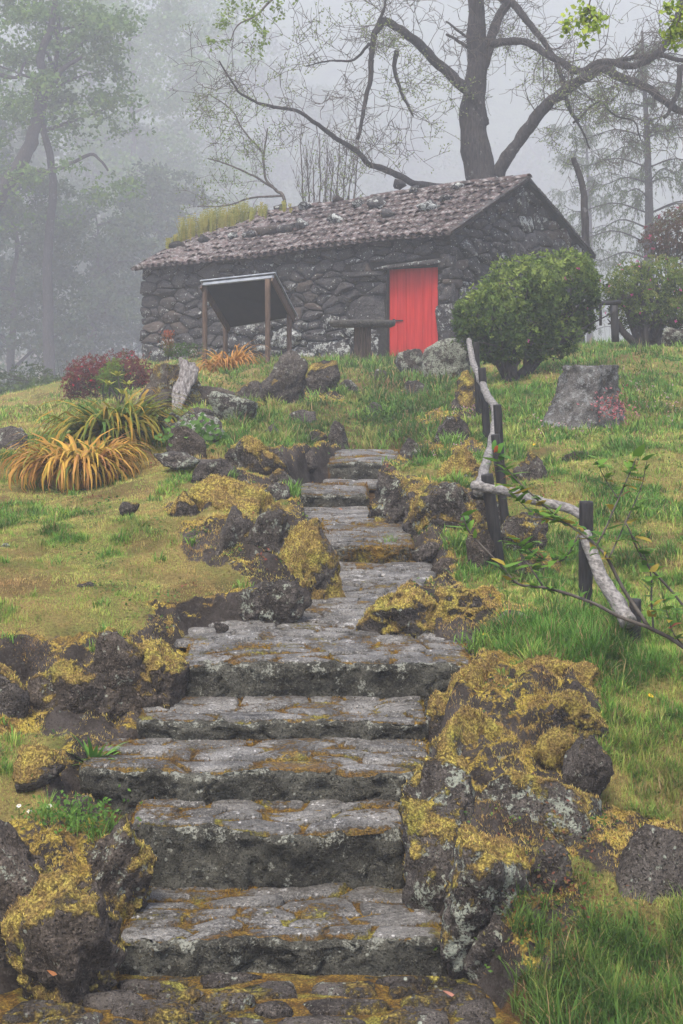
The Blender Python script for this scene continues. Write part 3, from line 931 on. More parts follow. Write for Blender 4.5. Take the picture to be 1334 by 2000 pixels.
def add_step(name, Y0, x0, x1, rtop, rbot, Y1, rback, skew=0.0, wave=0.012, seed=0, label=None, over=0.02, npave=20, riser_moss=0.15, rightdrop=0.0):
    """a block with a rough riser at distance Y0 and a tread running back to Y1"""
    zt = H - (rtop - HY) / F * Y0; zb = H - (rbot - HY) / F * Y0 - 0.06; zk = H - (rback - HY) / F * Y1
    L, R = (x0 - 667) / F * Y0, (x1 - 667) / F * Y0
    nx = max(24, int((R - L) / 0.014)); xs = np.linspace(L, R, nx)
    # profile: from bottom of riser to back of tread
    nr = 14; prof = []
    for k in range(nr): prof.append((0.0, k / nr))
    prof += [(0.004, 0.93), (0.012, 0.98), (0.03, 1.0)]
    nt = max(12, int((Y1 - Y0) / 0.02))
    prof += [(0.03 + (Y1 - Y0 - 0.03) * k / nt, 1.0) for k in range(1, nt + 1)]
    prof = np.array(prof)
    XX = np.repeat(xs[None, :], len(prof), 0)
    D = prof[:, 0][:, None]; hfr = prof[:, 1][:, None]
    wx = fbm(np.stack([xs, 0 * xs, 0 * xs + seed], 1), 2.6, 4, seed, .6) * 1.7
    frac = np.clip(D / (Y1 - Y0), 0, 1)
    topz = zt + (zk - zt) * frac + wx[None, :] * wave * (1 - frac) - rightdrop * ((XX - L) / (R - L)) * (1 - frac)
    ZZ = zb + (topz - zb) * hfr
    u = (XX - L) / (R - L)
    endr = np.minimum(u, 1 - u) * (R - L)
    rnd = np.clip(1 - endr / 0.07, 0, 1) ** 2
    YY = Y0 + D + skew * (u - 0.5) * (1 - frac) + wx[None, :] * 0.02 * (1 - frac) + rnd * 0.06
    ZZ = ZZ - rnd * 0.02
    V = np.stack([XX, YY, ZZ], -1).reshape(-1, 3)
    front = (np.repeat(D, nx, 1) < 0.035).ravel()
    q_ = fbm(V, 9, 5, seed + 3, 0.6)
    crack = np.clip(0.07 - np.abs(fbm(V * [1, 1, 2.2], 3.2, 3, seed + 8)), 0, 0.07) / 0.07
    V[:, 1] -= np.where(front, q_ * 0.020 - crack * 0.028 + fbm(V, 3.0, 2, seed + 7) * 0.02, 0)
    V[:, 2] += np.where(front & (hfr.repeat(nx, 1).ravel() > 0.9), fbm(V, 8, 4, seed + 4, .6) * 0.016, 0) + np.where(~front, fbm(V, 12, 4, seed + 5) * 0.006 - 0.004, 0)
    ny = len(prof)
    i = np.arange(ny - 1)[:, None] * nx; j = np.arange(nx - 1)[None, :]
    q = np.stack([i + j, i + j + 1, i + nx + j + 1, i + nx + j], -1).reshape(-1, 4)
    mb = MB(); mb.add(V, q)
    # end walls
    for e, flip in ((0, False), (nx - 1, True)):
        ring = V.reshape(ny, nx, 3)[:, e]
        low = ring.copy(); low[:, 2] = zb - 0.02
        vv = np.concatenate([ring, low])
        k = np.arange(ny - 1)
        qq = np.stack([k, k + 1, k + 1 + ny, k + ny], 1)
        mb.add(vv, qq)
    allv = np.concatenate(mb.v)
    fr = np.concatenate([front, np.zeros(len(allv) - len(V), bool)])
    hf = (allv[:, 2] - zb) / max(zt - zb, 0.01)
    mo = np.where(fr, riser_moss + 0.25 * fbm(allv, 3, 3, seed + 6) + 0.5 * np.clip(0.3 - hf, 0, 1), 0.78 + fbm(allv, 4, 3, 9) * 0.3)
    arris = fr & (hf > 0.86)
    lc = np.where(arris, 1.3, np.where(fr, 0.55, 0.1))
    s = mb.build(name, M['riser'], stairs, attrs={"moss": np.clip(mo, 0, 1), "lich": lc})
    if label: s["label"] = label
    # paving stones of the tread
    rng = np.random.default_rng(seed + 50)
    dy = Y1 - Y0
    A = 3.0
    cell = math.sqrt((R - L) * dy / A / npave)
    pts, w = [], []
    for _ in range(npave):
        pts.append((rng.uniform(L + .03, R - .03), rng.uniform(Y0 + .02, Y1 - .01))); w.append(rng.uniform(0, 1) * (cell * 0.5) ** 2)
    cs = cells(pts, w, [(L + 0.01, Y0 + 0.012), (R - 0.01, Y0 + 0.012), (R - 0.01, Y1), (L + 0.01, Y1)], aspect=2.6, relax=2)
    for pc in cs:
        if pc is None: continue
        q = round_poly(pc, rng.uniform(0.004, 0.016), rng, .14)
        if q is None: continue
        st, t = pebble(q, rng.uniform(0.010, 0.024), rng, .9, 0.05)
        uu = (st[:, 0] - L) / (R - L); ff = np.clip((st[:, 1] - Y0) / dy, 0, 1)
        wv = np.interp(st[:, 0], xs, wx)
        z = zt + (zk - zt) * ff + wv * wave * (1 - ff) - rightdrop * uu * (1 - ff) + st[:, 2] - 0.004
        y = st[:, 1] + skew * (uu - 0.5) * (1 - ff) + wv * 0.02 * (1 - ff)
        v = np.column_stack([st[:, 0], y, z])
        m2 = MB(); m2.add(v, None, t)
        m2.build("paving_stone", M['paving'], s, attrs={"moss": np.clip(0.36 + fbm(v, 4, 3, 31) * 0.5 + (st[:, 2] < 0.004) * 0.35, 0, 1), "lich": np.full(len(v), rng.uniform(0, 0.6))})
    # moss in the joints and along the foot of the next riser
    n = int(2600 * (R - L) * dy * (6 / Y0) ** 1.0 * 3)
    x = rng.uniform(L + .01, R - .01, n); ff = rng.beta(1.6, 0.9, n); pp = np.stack([x, Y0 + 0.03 + (dy - 0.03) * ff, 0 * x], 1)
    k = fbm(pp, 6, 3, 77) + (ff > 0.82) * 0.45 + (np.abs((x - L) / (R - L) - 0.5) > 0.42) * 0.4 > 0.25
    pp = pp[k]; ff = ff[k]
    if len(pp) > 20:
        wv = np.interp(pp[:, 0], xs, wx)
        pp[:, 2] = zt + (zk - zt) * ff + wv * wave * (1 - ff) - rightdrop * (pp[:, 0] - L) / (R - L) * (1 - ff) - 0.002
        c = mixcol([(0.11, 0.055, 0.015), (0.24, 0.13, 0.025), (0.34, 0.22, 0.03), (0.26, 0.21, 0.03)], 0.4 + 0.5 * fbm(pp, 2.2, 3, 41) + rng.normal(0, .15, len(pp)))
        mb = MB()
        add_ribbons(mb, pp, rng.uniform(0, 6.28, len(pp)), rng.uniform(.006, .02, len(pp)) * (Y0 / 6) ** .5, 0.005 * (Y0 / 6), rng.uniform(.5, 1.4, len(pp)), rng.uniform(-.4, .6, len(pp)), 2, c * .65, c)
        f = mb.build("moss", M['mossfuzz'], s); f["kind"] = "stuff"
    return s


#        name   Y0    x0   x1   top  bottom  Y1   back-row
add_step("step", 5.40, 222, 888, 1842, 1912, 5.98, 1732, skew=0.02, seed=101, label="lowest stone step with a pale worn edge", npave=26, riser_moss=0.3)
add_step("step", 5.95, 245, 802, 1622, 1738, 6.28, 1562, skew=0.0, seed=102, label="tall dark step second from the bottom", npave=16, riser_moss=0.1)
add_step("step", 6.25, 145, 852, 1504, 1580, 6.72, 1443, skew=-0.06, seed=103, label="wide step third from the bottom reaching furthest left", npave=24, rightdrop=0.025)
add_step("step", 6.70, 262, 838, 1408, 1452, 7.12, 1363, skew=-0.02, seed=104, label="thin cracked step fourth from the bottom", npave=22, wave=0.02)
add_step("step", 7.10, 348, 928, 1298, 1372, 7.50, 1258, skew=-0.02, seed=105, label="thick step at the front of the paved landing", npave=24)
add_step("step", 9.80, 622, 812, 1066, 1104, 10.8, 1013, skew=-0.02, seed=106, label="narrow mossy step half way up", npave=26, riser_moss=0.55, wave=0.008)
add_step("step", 11.70, 578, 722, 967, 995, 12.3, 944, skew=-0.05, seed=107, label="cracked step second from the top", npave=12, wave=0.008)
add_step("step", 12.90, 638, 788, 903, 940, 13.8, 880, skew=-0.1, seed=108, label="highest step below the grassy bank", npave=10, wave=0.008)


def paved(name, poly, npave, zf, seed, aspect=2.4, mat='paving', parent=None, depth=(0.008, 0.02), gap=(0.004, 0.016), moss=0.34):
    rng = np.random.default_rng(seed)
    pl = np.array(poly); lo, hi = pl.min(0), pl.max(0)
    pts, w = [], []
    area = (hi - lo).prod()
    while len(pts) < npave:
        p = rng.uniform(lo, hi)
        # point in polygon
        ins = False
        for i in range(len(pl)):
            a, b = pl[i], pl[i - 1]
            if (a[1] > p[1]) != (b[1] > p[1]) and p[0] < (b[0] - a[0]) * (p[1] - a[1]) / (b[1] - a[1]) + a[0]: ins = not ins
        if ins: pts.append(p); w.append(rng.uniform(0, .3) * area / npave / aspect)
    out = []
    for pc in cells(pts, w, [tuple(p) for p in pl], aspect, 2):
        if pc is None: continue
        q = round_poly(pc, rng.uniform(*gap), rng, .14)
        if q is None: continue
        st, t = pebble(q, rng.uniform(*depth), rng, 1.0, 0.04)
        z = zf(st[:, 0], st[:, 1]) + st[:, 2]
        v = np.column_stack([st[:, 0], st[:, 1], z])
        m2 = MB(); m2.add(v, None, t)
        out.append(m2.build("paving_stone", M[mat], parent, attrs={"moss": np.clip(moss + fbm(v, 5, 3, 31) * 0.45, 0, 1), "lich": np.full(len(v), rng.uniform(0, 1.0))}))
    return out


def sheet(name, Y0, Y1, parent, seed, lift=0.0, xpad=0.0, label=None):
    ys = np.arange(Y0, Y1, 0.02); nx = 70
    L = np.interp(ys, _cY, _cL) - 0.06 - xpad; R = np.interp(ys, _cY, _cR) + 0.06 + xpad
    u = np.linspace(0, 1, nx)
    X = L[:, None] + (R - L)[:, None] * u
    Yg = np.repeat(ys[:, None], nx, 1)
    Z = np.interp(Yg, _cY, _cZ)
    V = np.stack([X, Yg, Z], -1).reshape(-1, 3)
    V[:, 2] += fbm(V, 4, 4, seed) * 0.012 + lift
    i = np.arange(len(ys) - 1)[:, None] * nx; j = np.arange(nx - 1)[None, :]
    q = np.stack([i + j, i + j + 1, i + nx + j + 1, i + nx + j], -1).reshape(-1, 4)
    mb = MB(); mb.add(V, q)
    o = mb.build(name, M['riser'], parent, attrs={"moss": np.clip(0.75 + fbm(V, 4, 3, 9) * 0.4, 0, 1), "lich": np.full(len(V), 0.2)})
    if label: o["label"] = label
    return o


corz = lambda x, y: np.interp(y, _cY, _cZ)


def quad_cor(Y0, Y1, n=8, pad=0.0):
    ys = np.linspace(Y0, Y1, n)
    return [(np.interp(y, _cY, _cL) - pad, y) for y in ys] + [(np.interp(y, _cY, _cR) + pad, y) for y in ys[::-1]]


land = sheet("landing", 7.49, 8.25, stairs, 5, -0.012, label="uneven paved landing behind the thick step")
paved("landing", [(-0.9, 7.49), (0.65, 7.49), (0.35, 7.9), (0.15, 8.25), (-0.35, 8.25), (-0.85, 7.95)], 46, corz, 61, parent=land)
lane = sheet("paved_path", 8.25, 9.8, stairs, 6, -0.012, label="narrow paved path rising between two mossy rocks")
paved("lane", [(-0.35, 8.25), (0.15, 8.25), (0.45, 8.7), (0.62, 9.2), (0.62, 9.79), (-0.15, 9.79), (-0.12, 9.2), (-0.25, 8.7)], 46, corz, 62, parent=lane)
up = sheet("paved_path", 10.79, 11.69, stairs, 7, -0.012, label="paved path between the narrow step and the cracked step")
paved("lane", [(-0.3, 10.8), (0.3, 10.8), (0.22, 11.69), (-0.36, 11.69)], 22, corz, 63, parent=up)
up2 = sheet("paved_path", 12.28, 12.89, stairs, 8, -0.012, label="short paved path below the highest step")
paved("lane", [(-0.25, 12.3), (0.4, 12.3), (0.5, 12.89), (-0.15, 12.89)], 12, corz, 64, parent=up2)

# the cobbled path in front of the lowest step: part of the setting
fp = sheet("cobbled_path", 4.3, 5.385, None, 9, 0.0, 0.05)
tag(fp, kind="structure")
paved("front", [(-1.35, 4.6), (0.55, 4.6), (0.55, 5.28), (-0.3, 5.36), (-1.1, 5.28)], 40, corz, 65, aspect=1.9, mat='rock_near', parent=fp, gap=(0.015, 0.035), moss=0.42, depth=(0.02, 0.04))

# ------------------------------------------------------------------ cottage
A0 = np.array([-4.13, 29.5]); A1 = np.array([1.86, 24.5])
HL = float(np.linalg.norm(A1 - A0)); HW = 4.56
ang = math.atan2(A1[1] - A0[1], A1[0] - A0[0])
hz = H - 0.12
house = empty("stone_cottage", (A0[0], A0[1], hz), ang)
tag(house, "low dark volcanic stone cottage with tiled roof and red door", "cottage")
eave = lambda s: 2.02 + (2.34 - 2.02) * s / HL
reave = lambda s: 1.90 + (2.22 - 1.90) * s / HL
ridge = lambda s: 3.10 + (3.42 - 3.10) * s / HL
# door opening in wall coordinates
def s_at(px):
    t = (px - 667) / F
    # A0 + s*u : x = t*y
    u = (A1 - A0) / HL
    return (t * A0[1] - A0[0]) / (u[0] - t * u[1])
D0, D1 = s_at(757) - .06, s_at(856) - .06
def z_at(py, s):
    y = A0[1] + (A1 - A0)[1] / HL * s
    return (HY - py) / F * y + H - hz
DT = (z_at(527, D0) + z_at(524, D1)) / 2
DB = -0.15
WT = 0.45  # wall thickness


def box(mb, x0, x1, y0, y1, z0, z1, col=None, top=None):
    v = np.array([(x0, y0, z0), (x1, y0, z0), (x1, y1, z0), (x0, y1, z0), (x0, y0, z1), (x1, y0, z1), (x1, y1, z1), (x0, y1, z1)], float)
    if top is not None: v[4:, 2] = top
    q = [(0, 3, 2, 1), (4, 5, 6, 7), (0, 1, 5, 4), (1, 2, 6, 5), (2, 3, 7, 6), (3, 0, 4, 7)]
    mb.add(v, q, None, col)


HOUSE = dict(parent=house, local=True)
mb = MB()
RC = 0.07   # core set back behind the stone faces
box(mb, RC, D0, RC, WT, -0.4, 0, top=[eave(0), eave(D0), eave(D0), eave(0)])
box(mb, D1, HL - RC, RC, WT, -0.4, 0, top=[eave(D1), eave(HL), eave(HL), eave(D1)])
box(mb, D0 - 0.001, D1 + 0.001, RC + .004, WT - .004, DT + 0.02, 0, top=[eave(D0) - .004, eave(D1) - .004, eave(D1) - .004, eave(D0) - .004])
fw = mb.build("wall", M['earth'], smooth=False, **HOUSE); fw["label"] = "long front wall of dark dry-laid stones"
mb = MB()
gp = [(0, -0.4), (HW, -0.4), (HW, reave(HL)), (HW / 2, ridge(HL) - 0.06), (0, eave(HL))]
for xx in (RC, HL - RC):
    pass
def prism_x(mb, poly, x0, x1):
    n = len(poly)
    v = [(x0, a, b) for a, b in poly] + [(x1, a, b) for a, b in poly]
    q = [(i, (i + 1) % n, n + (i + 1) % n, n + i) for i in range(n)]
    t = [(0, i + 1, i) for i in range(1, n - 1)] + [(n, n + i, n + i + 1) for i in range(1, n - 1)]
    mb.add(v, q, t)
prism_x(mb, [(a if 0 < a < HW else (WT + .003 if a == 0 else HW), b) for a, b in gp], HL - WT, HL - RC)
gw = mb.build("wall", M['earth'], smooth=False, **HOUSE); gw["label"] = "gable wall of dark dry-laid stones"
mb = MB()
gp0 = [(0, -0.4), (HW, -0.4), (HW, reave(0)), (HW / 2, ridge(0) - 0.06), (0, eave(0))]
prism_x(mb, [(a if 0 < a < HW else (WT + .003 if a == 0 else HW), b) for a, b in gp0], RC, WT)
box(mb, WT + .003, HL - WT - .003, HW - WT, HW - .003, -0.4, 0, top=[reave(0), reave(HL), reave(HL), reave(0)])
bw = mb.build("wall", M['wall_stone'], smooth=False, **HOUSE); bw["label"] = "rear and far end walls of the cottage"

# seeds of front wall stones, with named big stones round the door
rng = np.random.default_rng(21)
seeds, wts = [], []
big = [(D0 - 0.35, 0.35, 0.09), (D0 - 0.33, 0.95, 0.10), (D0 - 0.95, 0.25, 0.05), (D1 + 0.28, 0.22, 0.05), (D1 + 0.27, 0.72, 0.05), (D1 + 0.27, 1.22, 0.05),
       (HL - 0.35, 1.75, 0.03), (D0 - 1.3, 1.5, 0.02), (0.30, 0.15, 0.06), (0.35, 0.75, 0.02), (2.3, 1.35, .03), (3.0, 0.7, 0.04), (3.9, 0.5, 0.06), (1.0, .3, .03), (4.3, .15, .05)]
for a, b, w in big:
    seeds.append((a, b)); wts.append(w)
tries = 0
while len(seeds) < 245 and tries < 20000:
    tries += 1
    s, z = rng.uniform(0.02, HL - .02), rng.uniform(-0.2, 2.3)
    if z > eave(s): continue
    if D0 - .03 < s < D1 + .03 and z < DT + .10: continue
    ok = True
    rad = rng.uniform(.06, .12) if z > 1.2 else rng.uniform(.08, .17)
    for a, b in seeds[-400:]:
        if ((a - s) / 1.6) ** 2 + (b - z) ** 2 < rad ** 2 * 0.75: ok = False; break
    if ok: seeds.append((s, z)); wts.append(rng.uniform(0, 0.014) + (0.006 if z < 1.0 else 0))
front_poly = [(-0.03, -0.25), (HL + 0.02, -0.25), (HL + 0.02, eave(HL) - .02), (-0.03, eave(0) - .02)]
nst = 0
def wall_stone(poly, parent, toloc, rng, lichen):
    q = round_poly(poly, rng.uniform(0.006, 0.018), rng, rng.uniform(.08, .2))
    if q is None: return False
    st, t = pebble(q, rng.uniform(0.04, 0.12), rng, .85, 0.16)
    st[:, 2] -= 0.01
    v, flip = toloc(st)
    if flip: t = t[:, ::-1]
    c = v.mean(0)
    m2 = MB(); m2.add(v - c, None, t)
    o = m2.build("stone", M['wall_stone'], parent, local=True, attrs={"moss": np.zeros(len(v)), "lich": np.full(len(v), lichen)})
    o.location = tuple(c)
    return True


for i, pc in enumerate(cells(seeds, wts, front_poly, 1.9, 0)):
    if pc is None: continue
    c = np.mean(pc, axis=0)
    # keep clear of the door and the lintel
    if seeds[i][1] < DT + 0.10:
        if c[0] < (D0 + D1) / 2: pc = clip_poly(pc, 1, 0, D0 - .01 if c[1] < DT else 99)
        else: pc = clip_poly(pc, -1, 0, -(D1 + .01))
    arr = np.array(pc) if len(pc) >= 3 else None
    if arr is None: continue
    if arr[:, 0].max() > D0 and arr[:, 0].min() < D1 and arr[:, 1].min() < DT + 0.14:
        if c[1] > DT: pc = clip_poly(pc, 0, -1, -(DT + 0.13))
        elif c[0] < (D0 + D1) / 2: pc = clip_poly(pc, 1, 0, D0 - .01)
        else: pc = clip_poly(pc, -1, 0, -(D1 + .01))
    if len(pc) < 3: continue
    cc = np.mean(pc, axis=0)
    li = max(0, rng.normal(0.25, 0.4)) + (0.75 if cc[1] < 0.9 and cc[0] > 2.5 else 0) + (0.9 if cc[1] < 0.5 and cc[0] < 1 else 0)
    if wall_stone(pc, fw, lambda st: (np.column_stack([st[:, 0], -st[:, 2] + RC, st[:, 1]]), False), rng, li): nst += 1

# gable stones
rng = np.random.default_rng(22)
seeds, wts = [], []
tries = 0
while len(seeds) < 150 and tries < 20000:
    tries += 1
    a, z = rng.uniform(0.02, HW), rng.uniform(0.0, 3.4)
    top = eave(HL) + (ridge(HL) - eave(HL)) * a / (HW / 2) if a < HW / 2 else reave(HL) + (ridge(HL) - reave(HL)) * (HW - a) / (HW / 2)
    if z > top - .05: continue
    if any(((p - a) / 1.5) ** 2 + (q - z) ** 2 < 0.10 ** 2 for p, q in seeds): continue
    seeds.append((a, z)); wts.append(rng.uniform(0, 0.01))
gpoly = [(-0.02, -0.1), (HW, -0.1), (HW, reave(HL) - .02), (HW / 2, ridge(HL) - 0.08), (-0.02, eave(HL) - .02)]
for pc in cells(seeds, wts, gpoly, 1.8, 0):
    if pc is None: continue
    wall_stone(pc, gw, lambda st: (np.column_stack([HL - RC + st[:, 2] + .005, st[:, 0], st[:, 1]]), False), rng, max(0, rng.normal(0.4, 0.4)))

# lintel: flat stone proud of the wall
mbv, mbf = rock_shape(3, (D1 - D0) / 2 + 0.20, 0.17, 0.05, 303, rough=0.6)
mb = MB(); mb.add(mbv, None, mbf)
o = mb.build("lintel", M['wall_stone'], attrs={"moss": np.zeros(len(mbv)), "lich": np.full(len(mbv), 0.9)}, **HOUSE); o.location = ((D0 + D1) / 2 - .02, 0.05, DT + 0.07); o.rotation_euler = (0, math.radians(-4), 0)
mbv, mbf = rock_shape(3, 0.52, 0.1, 0.06, 304, rough=0.5)
mb = MB(); mb.add(mbv, None, mbf)
o = mb.build("stone_ledge", M['wall_stone'], attrs={"moss": np.zeros(len(mbv)), "lich": np.full(len(mbv), 0.4)}, **HOUSE); o.location = (D0 - 0.52, 0.0, DT - 0.06)

# door
mb = MB(); box(mb, D0 - .02, D1 + .02, 0.165, 0.19, DB, DT + .03)
door = mb.build("door", M['door'], smooth=False, **HOUSE)
npk = 6
for k in range(npk):
    a = D0 + (D1 - D0) * k / npk + .003; b = D0 + (D1 - D0) * (k + 1) / npk - .003
    mb = MB(); box(mb, a, b, 0.132 + (k % 3) * .003, 0.166, DB, DT + .02)
    mb.build("plank", M['door'], door, smooth=False, local=True)
mb = MB(); box(mb, D0 + .04, D0 + .30, 0.115, 0.134, 0.78, 0.80); box(mb, D0 + .10, D0 + .14, 0.09, 0.115, 0.76, 0.82)
mb.build("latch", M['post'], door, smooth=False, local=True)
mb = MB(); box(mb, D0 - .05, D0 + .0, 0.10, 0.2, DB, DT + .03)
mb.build("door_frame", M['wood'], smooth=False, **HOUSE)

# roof
OV = 0.16
def slope_pt(s, d):
    """point of the front roof plane: s along the wall, d distance from the eave up the slope"""
    ze, zr = eave(s), ridge(s)
    ln = math.hypot(HW / 2, zr - ze)
    f = d / ln
    return np.array([s, HW / 2 * f, ze + (zr - ze) * f]), ln
sag = lambda s, d: 0.035 * math.sin(s * 1.3 + 0.7) + 0.02 * math.sin(s * 3.1 + d * 2.0)
ov = 0.12
mb = MB()
n = 30
ss = np.linspace(-.03, HL + ov, n)
for side in (0, 1):
    V = []
    for s in ss:
        if side == 0:
            a, ln = slope_pt(s, -OV); b, _ = slope_pt(s, ln)
        else:
            b = slope_pt(s, slope_pt(s, 0)[1])[0]
            k = (ridge(s) - reave(s)) / (HW / 2)
            a = np.array([s, HW + 0.15, reave(s) - k * 0.15])
        sg = sag(s, 0) * .5
        V += [a + [0, 0, sg], b + [0, 0, sg], b + [0, 0, sg - .05], a + [0, 0, sg - .05]]
    q = []
    for k in range(n - 1):
        for j in range(4): q.append((4 * k + j, 4 * (k + 1) + j, 4 * (k + 1) + (j + 1) % 4, 4 * k + (j + 1) % 4))
    q += [(0, 1, 2, 3), tuple(4 * (n - 1) + j for j in (3, 2, 1, 0))]
    if side: V = [v + np.array([0, 0.004, 0]) for v in V]
    mb.add(V, q)
roof = mb.build("roof", M['earth'], smooth=False, **HOUSE)


def tile_mesh(name, w0, w1, ln, th=0.014, sides=7, up=True):
    mb = MB(); V = []
    for k, (y, w) in enumerate(((0, w0), (ln * .5, (w0 + w1) / 2), (ln, w1))):
        for rr in (w / 2, w / 2 - th):
            for a in np.linspace(0.05, math.pi - 0.05, sides):
                z = math.sin(a) * rr * (0.72 if up else -0.5)
                V.append((math.cos(a) * rr, y, z))
    q = []
    m = sides * 2
    for k in range(2):
        for j in range(sides - 1):
            a = k * m + j
            q.append((a, a + 1, a + 1 + m, a + m))
            a = k * m + sides + j
            q.append((a + 1, a, a + m, a + 1 + m))
    for k in (0, 2):
        for j in range(sides - 1):
            a = k * m + j
            q.append((a, a + sides, a + sides + 1, a + 1) if k == 0 else (a + 1, a + sides + 1, a + sides, a))
    mb.add(V, q)
    return mb


PITCH, ROW = 0.172, 0.31
tmesh = [tile_mesh("roof_tile", 0.165, 0.125, 0.40).mesh("roof_tile", M['tile']) for _ in range(1)][0]
ncol = int((HL + 2 * ov) / PITCH)
cands = []
rng = np.random.default_rng(5)
for i in range(ncol + 1):
    s = -.03 + PITCH * (i + .5)
    if s > HL + ov: break
    ln = slope_pt(s, 0)[1]
    nrow = int((ln + OV) / ROW) + 1
    for r in range(nrow):
        d = -OV - 0.03 + r * ROW + rng.normal(0, 0.012)
        if d + 0.40 > ln + 0.12: d = ln - 0.30
        p, _ = slope_pt(s, d)
        sl = math.atan2(ridge(s) - eave(s), HW / 2)
        p = p + np.array([rng.normal(0, 0.008), 0, sag(s, 0) * .5 + 0.015 + rng.normal(0, 0.012)])
        cands.append((i * 0.5 - r * 0.2, p, sl, rng.normal(0, 0.09), rng.normal(0, 0.09), rng.uniform(0.9, 1.1)))
cands.sort(key=lambda c: -c[0])
rest = MB()
tv = np.empty(len(tmesh.vertices) * 3); tmesh.vertices.foreach_get("co", tv); tv = tv.reshape(-1, 3)
tq = np.array([list(p.vertices) for p in tmesh.polygons])
for k, (_, p, sl, rz, ry, sc) in enumerate(cands):
    Mx = Matrix.Translation(Vector(p)) @ Matrix.Rotation(sl - 0.045, 4, 'X') @ Matrix.Rotation(rz, 4, 'Z') @ Matrix.Rotation(ry, 4, 'Y') @ Matrix.Scale(sc, 4)
    if k < 300:
        o = bpy.data.objects.new("roof_tile", tmesh); COL.objects.link(o); o.parent = roof; o.matrix_local = Mx
    else:
        m3 = np.array(Mx)
        rest.add(tv @ m3[:3, :3].T + m3[:3, 3], tq)
o = rest.build("roof_tile_field", M['tile'], roof, local=True); o["kind"] = "stuff"
ch = MB()
for i in range(ncol + 1):
    s = -.03 + PITCH * i
    if s > HL + ov: break
    ln = slope_pt(s, 0)[1]
    b0, _ = slope_pt(s, -OV - 0.05); b1, _ = slope_pt(s, ln)
    sg = sag(s, 0) * .5
    V = []
    for b in (b0, b1):
        for a in np.linspace(0.05, math.pi - .05, 6):
            for rr in (0.078, 0.066):
                V.append((b[0] + math.cos(a) * rr, b[1], b[2] + sg + 0.035 - math.sin(a) * rr * 0.75))
    q = []
    for j in range(5):
        q.append((2 * j, 2 * j + 2, 12 + 2 * j + 2, 12 + 2 * j)); q.append((2 * j + 3, 2 * j + 1, 12 + 2 * j + 1, 12 + 2 * j + 3))
        q.append((2 * j, 2 * j + 1, 2 * j + 3, 2 * j + 2))
    ch.add(V, q)
o = ch.build("channel_tile", M['tile'], roof, local=True); o["kind"] = "stuff"
# ridge tiles
rm = tile_mesh("ridge_tile", 0.24, 0.20, 0.42, 0.016, 7).mesh("ridge_tile", M['tile'])
k = 0; s = -.03
while s < HL + ov - 0.2:
    o = bpy.data.objects.new("ridge_tile", rm); COL.objects.link(o); o.parent = roof
    o.matrix_local = Matrix.Translation((s, HW / 2, ridge(s) + 0.01 + sag(s, 0) * .5 + rng.normal(0, .006))) @ Matrix.Rotation(-math.pi / 2, 4, 'Z') @ Matrix.Rotation(0.04 + .04, 4, 'X')
    s += 0.36
# verge: thin flat stones along the gable
for side in (0, 1):
    m = 8
    for j in range(m):
        f0, f1 = j / m, (j + 1) / m - 0.01
        def vp(f):
            if side == 0: return np.array([HL + .05, -0.16 + (HW / 2 + .16) * f, eave(HL) - .08 + (ridge(HL) - eave(HL) + .08) * f])
            return np.array([HL + .05, HW + .15 - (HW / 2 + .15) * f, reave(HL) - .08 + (ridge(HL) - reave(HL) + .08) * f])
        a, b = vp(f0), vp(f1)
        mb = MB()
        z = 0.022 + rng.uniform(0, .012)
        V = [a + [-.12, 0, -.02], a + [.09, 0, -.02], b + [.09, 0, -.02], b + [-.12, 0, -.02]]
        V += [v + np.array([rng.normal(0, .006), 0, .035 + rng.normal(0, .004) - 0.0]) for v in V]
        mb.add(np.array(V) + [0, 0, .045 if False else 0.0], [(0, 3, 2, 1), (4, 5, 6, 7), (0, 1, 5, 4), (1, 2, 6, 5), (2, 3, 7, 6), (3, 0, 4, 7)])
        mb.build("verge_stone", M['wall_stone'], roof, smooth=False, local=True, attrs={"moss": np.zeros(8), "lich": np.full(8, .5)})

hm = Matrix.Translation((A0[0], A0[1], hz)) @ Matrix.Rotation(ang, 4, 'Z')
# rocks lying on the roof, placed by where the photograph shows them
def roof_point(px, py):
    """where the ray of a pixel meets the front roof plane (cottage frame)"""
    inv = hm.inverted()
    o0 = inv @ Vector((0, 0, H)); d = inv.to_3x3() @ Vector(((px - 667) / F, 1, (HY - py) / F))
    # plane through three points
    a = Vector(slope_pt(0, 0)[0]); b = Vector(slope_pt(HL, 0)[0]); c = Vector(slope_pt(0, 2.0)[0])
    n = (b - a).cross(c - a)
    t = (a - o0).dot(n) / d.dot(n)
    return o0 + d * t
ROOF_ROCKS = [
    (520, 462, 32, "big rock on the roof edge above the right post of the notice board"), (485, 468, 22, "rock on the roof edge above the middle of the notice board"),
    (455, 470, 18, "small rock on the roof edge above the left half of the notice board"), (560, 455, 26, "left rock of the close pair low on the roof, right of the notice board"),
    (590, 447, 26, "right rock of the close pair low on the roof, right of the notice board"), (598, 412, 22, "rock on the ridge where the ferns end"),
    (660, 400, 20, "rock on the ridge halfway between ferns and bare tree"), (545, 416, 18, "small rock beside the sparse ferns on the ridge"),
    (835, 415, 30, "big rock on the roof above the door, nearer the gable"), (756, 428, 24, "rock on the roof above the left door jamb"),
    (870, 398, 20, "rock on the roof nearest the gable corner"), (700, 408, 22, "rock high on the roof left of the widest one"),
    (345, 488, 22, "rock at the lower left roof corner beside the first ferns"), (738, 408, 34, "widest flat rock on the upper roof left of the door line"),
    (655, 440, 24, "lone rock in the middle of the roof"), (780, 372, 22, "rock on the ridge left of the bare tree"),
    (810, 380, 18, "small rock just below the ridge left of the bare tree"), (895, 372, 16, "smallest rock high on the roof under the bare tree"),
    (398, 478, 22, "rock on the roof edge below the tall ferns")]
